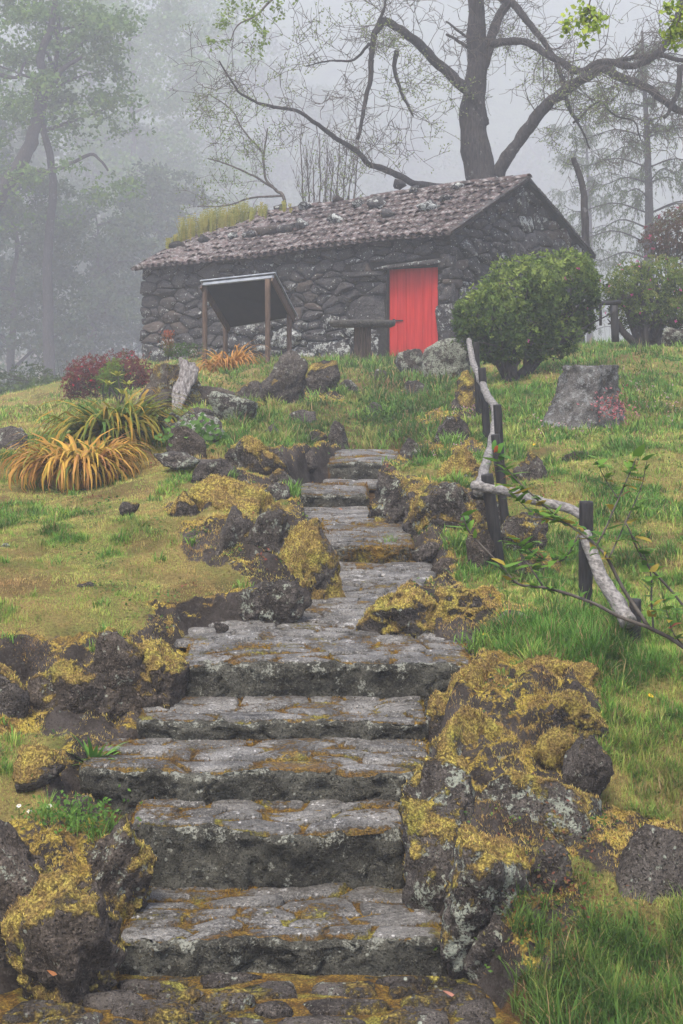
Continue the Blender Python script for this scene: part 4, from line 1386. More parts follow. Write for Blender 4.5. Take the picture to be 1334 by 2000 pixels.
for i, (px, py, w, lab) in enumerate(ROOF_ROCKS):
    p = roof_point(px, py)
    wr = w * 27 / F * 0.8
    v, f = rock_shape(2, wr, wr * .8, wr * .55, 400 + i)
    mb = MB(); mb.add(v, None, f)
    o = mb.build("roof_rock", M['wall_stone'], attrs={"moss": np.zeros(len(v)), "lich": np.full(len(v), [0.2, 1.0, 1.5][i % 3])})
    wp = hm @ p
    o.location = (wp.x, wp.y, wp.z + 0.10); o.rotation_euler = (-0.3, 0.1, i * 1.3)
    tag(o, lab, "rock", "rocks lying on the cottage roof")

# ------------------------------------------------------------------ notice board
def P3(px, py, Y): return P(px, py, Y)
nb = empty("notice_board", P(480, 705, 22.5))
tag(nb, "slanted notice board on four wooden posts seen from behind", "notice board")
def post(mb, a, b, r, sides=10, rough=0.12, seed=0):
    n = 8
    pts = np.linspace(a, b, n)
    add_tube(mb, pts, r, sides, rough, seed)
Yl, Yr, back = 22.6, 21.9, 0.75
# upper edge (towards the camera, high) and lower edge (away, low)
UL, UR = P(394, 552, Yl), P(535, 537, Yr)
LL, LR = P(448, 640, Yl + back + .3), P(577, 618, Yr + back + .3)
for a, yb in ((P(400, 556, Yl + .05), 712), (P(523, 545, Yr + .05), 700), (P(440, 632, Yl + back + .25), 705), (P(565, 614, Yr + back + .2), 700)):
    b = a.copy(); b[2] = gz(a[0], a[1]) - 0.15
    mb = MB(); post(mb, a + [0, 0, 0.0], b, 0.042, 10, 0.06, 3)
    mb.build("post", M['wood'], nb)
nv = np.cross(UR - UL, LL - UL); nv /= np.linalg.norm(nv); nv *= np.sign(nv[2])
def slab(mb, a, b, c, d, n, t):
    V = [a, b, c, d, a + n * t, b + n * t, c + n * t, d + n * t]
    mb.add(V, [(0, 3, 2, 1), (4, 5, 6, 7), (0, 1, 5, 4), (1, 2, 6, 5), (2, 3, 7, 6), (3, 0, 4, 7)])
mb = MB(); slab(mb, UL, UR, LR, LL, nv, 0.012); mb.build("back_panel", M['panel_back'], nb, smooth=False)
e = (UR - UL) / np.linalg.norm(UR - UL); g = (LL - UL) / np.linalg.norm(LL - UL)
mb = MB(); slab(mb, UL - e * .03 - g * .03, UR + e * .03 - g * .03, LR + e * .03 + g * .03, LL - e * .03 + g * .03, nv, 0.02)
V = np.concatenate(mb.v) + nv * 0.0125
mb.v = [V]; mb.build("board_panel", M['metal'], nb, smooth=False)
for A_, B_, sgn in ((UL, LL, 1), (UR, LR, -1)):
    mb = MB()
    slab(mb, A_ + e * sgn * 0.0, A_ + e * sgn * 0.03, B_ + e * sgn * 0.03, B_, -nv, 0.11)
    mb.build("side_board", M['wood'], nb, smooth=False)
mb = MB(); slab(mb, UL, UR, UR + g * .03, UL + g * .03, -nv, 0.05); mb.build("edge_board", M['metal'], nb, smooth=False)

# ------------------------------------------------------------------ round stone table
tb = empty("round_table", P(708, 712, 22.3))
tag(tb, "round stone table on one square post left of the red door", "table")
c = P(708, 632, 22.3)
V = []; n = 40
th = np.linspace(0, 2 * np.pi, n, endpoint=False)
R0 = 65 / F * 22.3
for (r, z) in ((0.0, -.05), (.86, -.06), (.97, -.03), (1.0, 0.02), (.98, .05), (.0, .055)):
    w = 1 + 0.02 * np.sin(th * 3) + 0.012 * np.sin(th * 7)
    V.append(np.column_stack([c[0] + np.cos(th) * R0 * r * w, c[1] + np.sin(th) * R0 * r * w, np.full(n, c[2] + z)]))
V = np.concatenate(V); q = []
for k in range(5):
    for i in range(n): q.append((k * n + i, k * n + (i + 1) % n, (k + 1) * n + (i + 1) % n, (k + 1) * n + i))
mb = MB(); mb.add(V, q); mb.build("table_top", M['stone_table'], tb, attrs={"moss": np.zeros(len(V)), "lich": np.full(len(V), 0.5)})
mb = MB(); zb = gz(c[0], c[1]) - .1; hw_ = 17 / F * 22.3
for k in range(3):
    a = -hw_ + 2 * hw_ * k / 3
    box(mb, c[0] + a + .002, c[0] + a + 2 * hw_ / 3 - .002, c[1] - hw_ - (.004 if k == 1 else 0), c[1] + hw_, zb, c[2] - .06)
mb.build("table_post", M['wood'], tb, smooth=False)

# ------------------------------------------------------------------ railing
rail = empty("pole_railing", P(975, 1105, 9.3))
tag(rail, "rustic railing of crooked grey poles on dark posts right of the steps", "railing")
def fpost(top, bot, Y, r, label=None, dy=0.0):
    a = P(top[0], top[1], Y); b = P(bot[0], bot[1], Y + dy)
    d = (b - a) / np.linalg.norm(b - a)
    pts = np.concatenate([[a + d * 0.0], np.linspace(a + d * .01, b + d * 0.25, 9)])
    rr = np.full(10, r); rr[0] = r * 0.93
    mb = MB(); add_tube(mb, pts, rr, 12, 0.05, int(top[0]))
    o = mb.build("post", M['post'], rail)
    if label: o["label"] = label
fpost((951, 926), (975, 1108), 9.25, 12.5 * 9.25 / F, "leaning dark post at the railing corner")
fpost((1145, 979), (1143, 1232), 8.0, 14 * 8 / F, "tallest dark post of the railing")
fpost((1241, 1170), (1238, 1280), 7.4, 12 * 7.4 / F, "short dark post at the low end of the railing")
fpost((971, 790), (983, 1000), 10.7, 8.5 * 10.7 / F)
fpost((967, 848), (985, 1005), 10.0, 9 * 10 / F)
fpost((941, 718), (950, 832), 13.2, 8 * 13.2 / F)
fpost((930, 668), (934, 790), 14.6, 6 * 14.6 / F)
fpost((1173, 592), (1173, 600), 19.5, 0.02)
def frail(pts, r0, seed, col='rail'):
    p = [P(*a) for a in pts]
    path = smooth_path(p, 26)
    path = path + np.stack([fbm(path, 3, 2, seed + k) for k in range(3)], 1) * 0.012
    mb = MB(); add_tube(mb, path, np.linspace(r0[0], r0[1], 26) * .88, 12, 0.2, seed)
    mb.build("rail", M[col], rail)
frail([(917, 664, 14.8), (922, 700, 14.3), (940, 745, 13.3), (957, 780, 12.4), (968, 802, 12.0)], (0.032, 0.042), 3)
frail([(970, 798, 11.95), (964, 850, 11.2), (952, 900, 10.3), (940, 940, 9.5), (936, 962, 9.15)], (0.042, 0.040), 7)
frail([(924, 945, 9.1), (960, 955, 9.0), (1010, 965, 8.75), (1060, 982, 8.5), (1110, 996, 8.35), (1150, 1012, 8.12)], (0.036, 0.030), 11)
frail([(1140, 1040, 7.88), (1160, 1090, 7.8), (1190, 1150, 7.6), (1220, 1205, 7.35), (1228, 1218, 7.3)], (0.038, 0.052), 15)
mb = MB(); add_tube(mb, np.linspace(P(928, 965, 9.3), P(955, 968, 9.45), 5), 0.036, 10, 0.05, 2); mb.build("rail_stub", M['post'], rail)
# short fence glimpsed between the azaleas
f2 = empty("rail_fence", P(1190, 665, 20.5)); tag(f2, "bit of dark rail fence glimpsed between the two azalea bushes", "fence")
mb = MB(); add_tube(mb, np.linspace(P(1150, 594, 20.5), P(1212, 590, 20.6), 5), 0.035, 8, .05, 1); mb.build("rail", M['post'], f2)
mb = MB(); add_tube(mb, np.linspace(P(1199, 596, 20.6), P(1202, 668, 20.6), 5), 0.06, 8, .05, 2); mb.build("post", M['post'], f2)

# ------------------------------------------------------------------ stumps
def stump(label, px, Y, ytop, ybase, rtop, rbase, seed, mat, lean=0.0, flare=2.2, hollow=True):
    c = P(px, ybase, Y); top = P(px, ytop, Y)
    h = top[2] - c[2]; n = 72; m = 34
    th = np.linspace(0, 2 * np.pi, n, endpoint=False)
    rng = np.random.default_rng(seed)
    lobes = sum(rng.uniform(.04, .14) * np.sin(k * th + rng.uniform(0, 6)) for k in (2, 3, 5, 7))
    V = []
    for k in range(m):
        f = k / (m - 1)
        r = rtop + (rbase - rtop) * (1 - f) ** flare
        rr = r * (1 + lobes * (0.35 + 1.2 * (1 - f)))
        z = c[2] - 0.12 + (h + 0.12) * f
        V.append(np.column_stack([c[0] + lean * f + np.cos(th) * rr, c[1] + np.sin(th) * rr * .9, np.full(n, z)]))
    for s, dz in ((0.9, .005), (0.6, -.01), (0.2, -.03)):
        V.append(np.column_stack([c[0] + lean + np.cos(th) * rtop * s * (1 + lobes * .35), c[1] + np.sin(th) * rtop * s * .9 * (1 + lobes * .35), np.full(n, top[2] + dz)]))
    V = np.concatenate(V)
    d = V - (c + [lean / 2, 0, 0]); d[:, 2] = 0; d /= np.linalg.norm(d, axis=1)[:, None] + 1e-6
    V = V + d * (fbm(V * [1, 1, .35], 14, 4, seed) * 0.05 * rtop / .25)[:, None]
    V[:, 2] += fbm(V, 7, 3, seed + 3) * 0.03 * (V[:, 2] > c[2] + h * .8)
    M_ = m + 3; q = []
    i = np.arange(M_ - 1)[:, None] * n; j = np.arange(n)[None, :]
    q = np.stack([i + j, i + (j + 1) % n, i + n + (j + 1) % n, i + n + j], -1).reshape(-1, 4)
    mb = MB(); mb.add(V, q)
    o = mb.build("tree_stump", M[mat], attrs={"moss": np.clip((V[:, 2] - top[2] + .02) * 20 * .6 + .1 * fbm(V, 4, 3, 2), 0, .8), "lich": np.full(len(V), 1.0)}, origin=c)
    tag(o, label, "stump")
    return o, V
M['stump_grey'] = m_rock("lichened grey stump", (0.045, 0.042, 0.041), (0.12, 0.115, 0.11), lich=(0.20, 0.21, 0.21), scale=1.6, base_l=0.1)
stump("broad grey lichened tree stump on the right slope", 1125, 14.2, 716, 858, 0.27, 0.66, 5, 'stump_grey', lean=0.14, flare=2.0)
st, V_ = stump("rotting mossy tree stump with a silvery streak of bare wood and plants on top", 342, 16.6, 712, 806, 0.20, 0.46, 9, 'rock_brown', lean=0.02, flare=1.6)
at = st.data.attributes["moss"]; at.data.foreach_set("value", np.clip(0.42 + .5 * fbm(V_, 5, 3, 3), 0, 1).astype(np.float32))
rng = np.random.default_rng(8)
for k in range(6):
    x = 352 + k * 6
    pts = [P(x, 700 + k * 3, 16.38), P(x + 4, 725, 16.30), P(x - 6 - k * 1, 752, 16.2), P(x - 12 - k * 2, 780, 16.08), P(342 + k * 2, 806, 15.95)]
    pts = smooth_path(pts, 16); pts += np.stack([fbm(pts, 6, 2, k + 5 * q) for q in range(3)], 1) * .02
    mb = MB(); add_tube(mb, pts, np.interp(np.linspace(0, 1, 16), [0, .3, 1], [.03, .042, .018]) * rng.uniform(.7, 1.1), 7, .3, k)
    mb.build("bare_wood", M['stump_wood'], st)
for k, (dx, dy, a) in enumerate(((-.34, -.1, 2.9), (.36, -.15, -.2), (-.1, -.45, -1.8), (.5, .1, .1))):
    c_ = np.array(st.location); b_ = c_ + [dx * .6, dy * .6, .22]; e_ = c_ + [dx * 1.6, dy * 1.4, 0.0]
    e_[2] = gz(e_[0], e_[1]) - .02
    mb = MB(); add_tube(mb, smooth_path([b_, (b_ + e_) / 2 + [0, 0, .03], e_], 10), np.linspace(.09, .03, 10), 8, .3, k)
    mb.build("root", M['rock_brown'], st)

# ------------------------------------------------------------------ grass and low plants
def in_view(x, y, pad=60):
    px = 667 + F * x / y
    return (px > -pad) & (px < 1334 + pad)


def rock_mask(p, r=0.03):
    return np.ones(len(p), bool)


def lawn():
    rng = np.random.default_rng(77)
    mb = MB()
    bands = [(4.6, 6.0, 110000, 0.0045), (6.0, 7.6, 170000, 0.005), (7.6, 9.5, 190000, 0.0058), (9.5, 12.5, 200000, 0.0075), (12.5, 17, 150000, 0.010), (17, 27, 110000, 0.014)]
    for y0, y1, n, w in bands:
        y = np.sqrt(rng.uniform(y0 ** 2, y1 ** 2, n))
        x = rng.uniform(-0.27, 0.27, n) * y
        p = np.stack([x, y, 0 * x], 1)
        cw, d = corridor(x, y)
        d = np.where(y > 14.0, 1.0, d)
        inc = d < 0.10
        pn = fbm(p, 1.3, 3, 9)
        rk = rocky(x, y, d)
        dens = np.where(inc, 0.0, 1.0) * np.where(d < 0.3, 0.5, 1)
        dens = np.where((pn > 0.26), dens * 0.55, dens)
        dens = np.where((rk > .5) & (fbm(p, 5, 3, 61) < -0.12), 0, dens)
        k = rng.random(n) < dens
        # clear of the cottage floor
        rel = p[:, :2] - A0; u = (A1 - A0) / HL; v = np.array([-u[1], u[0]])
        su, sv = rel @ u, rel @ v
        k &= ~((su > 0) & (su < HL) & (sv > -0.02) & (sv < HW))
        p = p[k]; x, y, d, rk = x[k], y[k], d[k], rk[k]
        n = len(p)
        p[:, 2] = ground_z(x, y) - 0.006
        px = 667 + F * x / y; py = HY + F * (H - p[:, 2]) / y
        big = fbm(p, 0.9, 3, 14); sm = fbm(p, 4.0, 3, 15)
        left = x < np.interp(y, _cY, (_cL + _cR) / 2)
        lush = sstep(0.0, 0.45, big * .7 + sm * 0.5 + np.where(left, -0.08, 0.22) + np.where((py > 1200) & ~left, 0.3, 0) + np.where(py < 900, 0.12, 0))
        hgt = (0.016 + 0.026 * lush) * rng.uniform(0.5, 1.7, n)
        hgt *= np.where(left & (py > 900), 0.85, 1.25)
        tall = (~left) & (py > 1780)
        hgt = np.where(tall, hgt * 1.7, hgt)
        mid = (~left) & (py > 1215) & (py < 1300) & (px < 1230)
        hgt = np.where(mid, hgt * 1.7, hgt)
        bankm = (py > 700) & (py < 900) & (px > 440) & (px < 880)
        hgt = np.where(bankm, hgt * 1.35, hgt); lush = np.where(bankm, np.maximum(lush, .8), lush)
        tuft = fbm(p, 7, 2, 33) > 0.33
        hgt = np.where(tuft, hgt * 1.8, hgt)
        hgt *= (y / 8) ** 0.25
        t = 0.48 - 0.5 * lush + rng.normal(0, 0.17, n) + 0.42 * fbm(p, 1.7, 4, 21, .6) + np.where(left, 0.07, -0.05)
        cols = [(0.09, 0.21, 0.03), (0.19, 0.35, 0.05), (0.36, 0.44, 0.09), (0.46, 0.42, 0.13), (0.52, 0.38, 0.14), (0.34, 0.21, 0.09)]
        c = mixcol(cols, t)
        c = c * (1 - .45 * sstep(.1, .45, fbm(p, 3.1, 3, 88)))[:, None]
        c = np.where(tall[:, None], c * .6, c)
        c = np.where(bankm[:, None], c * .7, c)
        dry = rng.random(n) < 0.13
        c[dry] = mixcol([(0.36, 0.27, 0.13), (0.22, 0.13, 0.06)], rng.random(dry.sum()))
        onr = rk > .5
        hgt = np.where(onr, np.minimum(hgt, 0.022) * .9, hgt)
        c[onr] = mixcol(MOSSCOLS, 0.4 + 0.4 * fbm(p[onr], 3.2, 3, 12) + rng.normal(0, 0.2, onr.sum()))
        el = rng.uniform(0.5, 1.5, n)
        az_ = rng.uniform(0, 6.28, n); ww = w * rng.uniform(.7, 1.4, n); e1_ = el - rng.uniform(0.2, 1.3, n)
        for kk, sel in ((1, hgt < .055), (3, hgt >= .055)):
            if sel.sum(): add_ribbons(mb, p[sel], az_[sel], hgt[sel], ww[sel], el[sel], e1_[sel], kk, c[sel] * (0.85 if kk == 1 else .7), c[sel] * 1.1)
    o = mb.build("grass", M['grass'])
    tag(o, "short mossy yellow-green grass covering both banks", "grass", kind="stuff")


lawn()


def tufts():
    """longer grass tufts and small broad-leaved weeds"""
    rng = np.random.default_rng(78)
    mb = MB()
    spots = []
    for _ in range(330):
        y = math.sqrt(rng.uniform(5.2 ** 2, 20 ** 2)); x = rng.uniform(-.25, .25) * y
        w, d = corridor(np.array([x]), np.array([y]))
        if d[0] < 0.12: continue
        spots.append((x, y, 1.0))
    for px, py, Y in [(740, 880, 14), (700, 890, 13.8), (560, 985, 10.2), (575, 1000, 10.1), (820, 1000, 10.5), (880, 1050, 9.6), (905, 1062, 9.5), (760, 1055, 9.9), (470, 845, 13.2), (700, 800, 15.5), (760, 800, 15.5), (660, 760, 17), (610, 790, 16), (730, 690, 20.5), (640, 700, 20), (950, 1250, 7.5), (930, 1262, 7.4), (1000, 1255, 7.5), (1060, 1250, 7.5), (880, 870, 13), (870, 880, 12.8), (145, 1590, 5.9), (190, 1600, 5.85), (90, 1600, 5.9), (215, 1620, 5.8), (560, 700, 20.3), (690, 700, 20.3)]:
        for _ in range(3):
            p = P(px + rng.normal(0, 10), py, Y); spots.append((p[0], p[1] + rng.normal(0, .05), 1.6))
    for _ in range(120):
        y = rng.uniform(4.75, 5.35); x = rng.uniform(0.60, 1.35); spots.append((x, y, 2.01))
    for x, y, s in spots:
        z = gz(x, y)
        n = rng.integers(12, 26)
        r = 0.022 * (y / 8)
        base = np.stack([x + rng.normal(0, r, n), y + rng.normal(0, r, n), np.full(n, z - .005)], 1)
        h = rng.uniform(0.04, 0.10, n) * s * (y / 9) ** .5
        c = mixcol([(0.07, 0.16, 0.025), (0.15, 0.29, 0.045), (0.24, 0.36, 0.07)], rng.uniform(0, 1, n) * .7 + rng.uniform(0, .3)) * (.55 if s > 2 else 1)
        el = rng.uniform(0.9, 1.5, n)
        add_ribbons(mb, base, rng.uniform(0, 6.28, n), h, 0.0055 * (y / 7) * rng.uniform(.7, 1.6, n), el, el - rng.uniform(.3, 1.6, n), 4, c * .6, c * 1.1)
    o = mb.build("grass_tufts", M['grass']); tag(o, "longer tufts of fresh green grass", "grass", kind="stuff")
    # low leafy weeds
    mb = MB()
    for _ in range(520):
        y = math.sqrt(rng.uniform(5.0 ** 2, 19 ** 2)); x = rng.uniform(-.25, .25) * y
        w, d = corridor(np.array([x]), np.array([y]))
        if d[0] < 0.06: continue
        right = x > 0.3
        if not right and rng.random() < 0.25: continue
        n = rng.integers(20, 50); r = rng.uniform(.03, .09) * (y / 8)
        xy = rng.normal(0, r, (n, 2)) + [x, y]
        z = ground_z(xy[:, 0], xy[:, 1]) + rng.uniform(0, .03, n)
        g = rng.uniform(0, 1)
        c = mixcol([(0.035, 0.085, 0.016), (0.075, 0.15, 0.03), (0.12, 0.17, 0.035)], rng.normal(g, .2, n))
        if rng.random() < .16: c = mixcol([(0.16, 0.04, 0.03), (0.22, 0.09, 0.05), (0.10, 0.10, 0.03)], rng.random(n))
        add_leaves(mb, np.column_stack([xy, z]), rng.uniform(.012, .026, n) * (y / 8) ** .6, c, np.tile([0, 0, 1.0], (n, 1)), .6, .6, rng)
    o = mb.build("low_weeds", M['foliage']); tag(o, "small broad-leaved weeds creeping through the grass", "weeds", kind="stuff")


tufts()


def rosette(label, px, py, Y, n, ln, w, cols, name="leaf_rosette", cat="weed", group=None, el=(0.5, 1.3), drop=0.7, K=6, spread=0.015, ragged=0.25, leafname="leaf", seed=0, single=True):
    rng = np.random.default_rng(seed + int(px))
    c = P(px, py, Y); c[2] = gz(c[0], c[1])
    root = empty(name, c); tag(root, label, cat, group)
    mball = MB()
    for i in range(n):
        mb = MB() if single else mball
        a = rng.uniform(0, 6.28); e = rng.uniform(*el)
        b = c + [math.cos(a) * spread * rng.uniform(0, 1), math.sin(a) * spread * rng.uniform(0, 1), 0]
        t = rng.uniform(0, 1, 1); cc = mixcol(cols, t)
        add_ribbons(mb, b[None], a + rng.normal(0, .15), ln * rng.uniform(1 - ragged, 1 + ragged), w * rng.uniform(.8, 1.2), e, e - drop * rng.uniform(.5, 1.5), K, cc * .75, mixcol(cols, t + rng.uniform(0, .3)))
        if single: mb.build(leafname, M['foliage'], root)
    if not single:
        o = mball.build("leaves", M['foliage'], root)
    return root


rosette("bright green rosette of toothed leaves on the left bank beside the steps", 182, 1440, 6.45, 26, 0.17, 0.030, [(0.05, 0.14, 0.02), (0.12, 0.27, 0.04), (0.18, 0.33, 0.07)], name="leaf_rosette", el=(0.35, 1.4), drop=.7)


# ------------------------------------------------------------------ strap-leaved clumps
def strap_clump(label, px, py, Y, wpx, n, cols, seed, hpx=120, wleaf=0.022, group=None):
    rng = np.random.default_rng(seed)
    c = P(px, py, Y); c[1] += wpx / F * Y * .3; c[2] = gz(c[0], c[1]) - .02
    root = empty("strap_leaf_clump", c); tag(root, label, "plant", group)
    R = wpx / F * Y / 2
    order = []
    ln = hpx / F * Y * 1.25
    for i in range(n):
        a = rng.uniform(0, 6.28); rr = math.sqrt(rng.random()) * R * 0.72
        b = c + [math.cos(a) * rr, math.sin(a) * rr * .7, 0]; b[2] = gz(b[0], b[1]) - .01
        front = b[1]
        az = a + rng.normal(0, .7)
        e0 = rng.uniform(1.25, 1.65); e1 = e0 - rng.uniform(2.2, 4.4)
        t = np.clip(rng.normal(.5, .3) - (front - c[1]) * .25, 0, 1)
        c0 = mixcol(cols[0], np.array([t])); c1 = mixcol(cols[1], np.array([np.clip(t + rng.normal(0, .2), 0, 1)]))
        order.append((front + (-.2 if rng.random() < .2 else 0), b, az, ln * rng.uniform(.4, 1.15), wleaf * rng.uniform(.7, 1.25), e0, e1, c0, c1))
    order.sort(key=lambda o: o[0])
    rest = MB(); k = 0
    for _, b, az, l, w, e0, e1, c0, c1 in order:
        mb = MB() if k < 280 else rest
        c0 = c0 * rng.uniform(.6, 1.1); c1 = c1 * (rng.uniform(.3, .6) if rng.random() < .22 else rng.uniform(.75, 1.1))
        add_ribbons(mb, b[None], az, l, w, e0, e1, 7, c0, c1, (0.0 if math.cos(az) ** 2 < .4 else rng.choice([-1, 1]) * rng.uniform(.5, 1.1)))
        if k < 280: mb.build("leaf", M['foliage'], root)
        k += 1
    if rest.n:
        o = rest.build("leaves", M['foliage'], root); o["kind"] = "stuff"
    return root


OR0 = [(0.08, 0.15, 0.025), (0.28, 0.26, 0.04), (0.50, 0.28, 0.05), (0.32, 0.15, 0.05)]
OR1 = [(0.20, 0.24, 0.04), (0.60, 0.38, 0.06), (0.62, 0.33, 0.08), (0.36, 0.17, 0.07)]
GR0 = [(0.03, 0.09, 0.018), (0.05, 0.13, 0.02), (0.11, 0.17, 0.03)]
GR1 = [(0.08, 0.15, 0.03), (0.26, 0.24, 0.03), (0.50, 0.26, 0.04)]
strap_clump("big clump of withering orange strap leaves on the left lawn", 142, 936, 11.4, 175, 760, (OR0, OR1), 51, 132, 0.040)
strap_clump("mostly green strap-leaved clump with orange tips behind the orange one", 214, 884, 12.2, 145, 480, (GR0, GR1), 52, 150, 0.042)
strap_clump("small orange strap-leaved clump below the notice board", 442, 722, 20.5, 80, 240, ([(0.35, 0.2, 0.03), (0.5, 0.23, 0.04)], [(0.55, 0.3, 0.06), (0.5, 0.22, 0.07)]), 53, 78, 0.032)

# ------------------------------------------------------------------ bushes
def lobes_sample(lobes, n, rng, shell=0.25):
    """points near the surface of a union of ellipsoids, with outward normals"""
    P_, N_ = [], []
    vol = np.array([l[3] * l[5] for l in lobes]); vol = vol / vol.sum()
    for (cx, cy, cz, rx, ry, rz), f in zip(lobes, vol):
        m = int(n * f)
        d = rng.normal(size=(m, 3)); d /= np.linalg.norm(d, axis=1)[:, None]
        bump = 1 + 0.16 * fbm(d * 1.0, 3.2, 4, int(cx * 7) % 50, .6)
        r = (1 - shell * rng.random(m) ** 1.6) * bump
        p = d * r[:, None] * [rx, ry, rz] + [cx, cy, cz]
        nn = d / [rx, ry, rz]; nn /= np.linalg.norm(nn, axis=1)[:, None]
        inside = np.zeros(m, bool)
        for (ax, ay, az, bx, by, bz) in lobes:
            if (ax, ay, az) == (cx, cy, cz): continue
            inside |= (((p - [ax, ay, az]) / [bx, by, bz]) ** 2).sum(1) < 0.45
        P_.append(p[~inside]); N_.append(nn[~inside])
    return np.concatenate(P_), np.concatenate(N_)


def bush(label, lob, n, size, cols, base, seed, stems=10, stem_r=0.03, flowers=None, name="azalea_bush", cat="bush", shell=.3, group=None, stem_mat='bark', aspect=.45, inner=0.4, tuft=True):
    """lob: list of (px,py,Y, rx px, ry px) ; base (px,py,Y)"""
    rng = np.random.default_rng(seed)
    L = []
    for px, py, Y, rx, rz in lob:
        c = P(px, py, Y); s = Y / F
        L.append((c[0], c[1], c[2], rx * s, rx * s * .8, rz * s))
    b = P(*base); b[2] = gz(b[0], b[1])
    root = empty(name, b); tag(root, label, cat, group)
    p, nn = lobes_sample(L, n, rng, shell)
    gap = fbm(p, 4.0 / max(L[0][3], .3), 3, seed) > -0.33
    p, nn = p[gap], nn[gap]
    mb = MB()
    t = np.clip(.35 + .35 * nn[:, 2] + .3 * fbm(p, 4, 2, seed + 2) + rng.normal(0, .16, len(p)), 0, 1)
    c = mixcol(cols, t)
    if tuft:  # leaves grow in little whorls
        m = 5
        pp = np.repeat(p[::m], m, 0); n2 = np.repeat(nn[::m], m, 0); cc = np.repeat(c[::m], m, 0) * rng.uniform(.8, 1.2, (len(pp), 1))
        ax = n2 * .9 + rng.normal(size=pp.shape) * .8
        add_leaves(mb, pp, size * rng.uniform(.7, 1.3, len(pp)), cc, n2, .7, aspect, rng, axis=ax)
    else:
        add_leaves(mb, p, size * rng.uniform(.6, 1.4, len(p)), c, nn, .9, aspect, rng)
    for _ in range(int(n / 500)):   # stray shoots beyond the outline
        i = rng.integers(len(p)); q0 = p[i]; dd = nn[i] * .6 + [0, 0, .6] + rng.normal(0, .3, 3); dd /= np.linalg.norm(dd)
        m = 9; u = np.linspace(0, 1, m)[:, None] * rng.uniform(.06, .16) * (b[1] / 17)
        add_leaves(mb, q0 + dd * u, size * .9, mixcol(cols, rng.uniform(.5, 1, m)), np.tile(nn[i], (m, 1)), .9, aspect, rng, axis=np.tile(dd, (m, 1)))
    fo = mb.build("foliage", M['foliage'], root); fo["kind"] = "stuff"
    mb = MB()
    for i in range(stems):
        l = L[i % len(L)]
        e = np.array(l[:3]) + rng.normal(0, .35, 3) * [l[3], l[4], l[5]]
        a = b + [rng.normal(0, .07), rng.normal(0, .05), -.08]
        mdl = (a + e) / 2 + rng.normal(0, .06, 3)
        add_tube(mb, smooth_path([a, mdl, e], 9), np.linspace(stem_r, stem_r * .35, 9) * rng.uniform(.6, 1.2), 6, .1, i)
        for _ in range(3):
            e2 = e + rng.normal(0, .45, 3) * [l[3], l[4], l[5]]
            add_tube(mb, smooth_path([mdl, (mdl + e2) / 2 + rng.normal(0, .03, 3), e2], 6), np.linspace(stem_r * .45, stem_r * .12, 6), 4)
    mb.build("stem", M[stem_mat], root)
    if flowers:
        fcol, nf, fs = flowers
        idx = rng.choice(len(p), nf)
        fl = MB()
        for i in idx:
            q = p[i] + nn[i] * .02
            m = 5
            ax = rng.normal(size=(m, 3)) * .9 + nn[i] * .4
            add_leaves(fl, np.repeat(q[None], m, 0), fs, np.array(fcol) * rng.uniform(.7, 1.2), np.repeat(nn[i][None], m, 0), .4, .8, rng, axis=ax)
        o = fl.build("flowers", M['petal'], root); o["kind"] = "stuff"
    return root


AZ = [(0.022, 0.045, 0.010), (0.06, 0.105, 0.02), (0.14, 0.20, 0.04), (0.27, 0.33, 0.08)]
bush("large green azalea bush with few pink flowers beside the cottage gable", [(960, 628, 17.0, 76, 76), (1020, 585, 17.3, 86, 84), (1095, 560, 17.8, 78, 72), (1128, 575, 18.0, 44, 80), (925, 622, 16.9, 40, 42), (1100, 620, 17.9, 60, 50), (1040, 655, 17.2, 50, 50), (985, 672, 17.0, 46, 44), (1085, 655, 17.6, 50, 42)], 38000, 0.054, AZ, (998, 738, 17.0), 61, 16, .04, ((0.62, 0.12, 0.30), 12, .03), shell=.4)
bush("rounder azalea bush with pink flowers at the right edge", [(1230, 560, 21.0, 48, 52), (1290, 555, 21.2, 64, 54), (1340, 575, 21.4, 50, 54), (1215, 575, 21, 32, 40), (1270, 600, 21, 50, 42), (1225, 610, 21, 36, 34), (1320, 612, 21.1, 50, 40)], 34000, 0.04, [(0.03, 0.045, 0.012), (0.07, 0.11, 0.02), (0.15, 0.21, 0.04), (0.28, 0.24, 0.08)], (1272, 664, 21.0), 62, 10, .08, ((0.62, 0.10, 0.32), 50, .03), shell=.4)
bush("reddish bush in mist behind the right azalea", [(1300, 470, 27, 50, 40), (1345, 455, 27, 60, 60)], 9000, 0.055, [(0.05, 0.04, 0.02), (0.11, 0.06, 0.045), (0.12, 0.13, 0.05)], (1320, 640, 27), 63, 6, .03, ((0.35, 0.06, 0.12), 20, .06), shell=.6)
bush("dark red-leaved bush left of the cottage", [(180, 735, 20.5, 52, 42), (235, 728, 20.8, 54, 42), (272, 742, 20.8, 34, 40), (150, 750, 20.4, 28, 38)], 14000, 0.04, [(0.05, 0.02, 0.02), (0.12, 0.032, 0.032), (0.20, 0.045, 0.05), (0.11, 0.10, 0.04)], (212, 792, 20.5), 64, 14, .014, ((0.55, 0.03, 0.07), 55, .022), shell=.75)
bush("bright green feathery shrub in front of the red-leaved bush", [(212, 745, 19.0, 24, 36), (225, 725, 19.0, 18, 26)], 3600, 0.035, [(0.07, 0.13, 0.02), (0.13, 0.22, 0.03), (0.17, 0.24, 0.03)], (212, 790, 19.0), 65, 6, .012, None, shell=.7, aspect=.25)

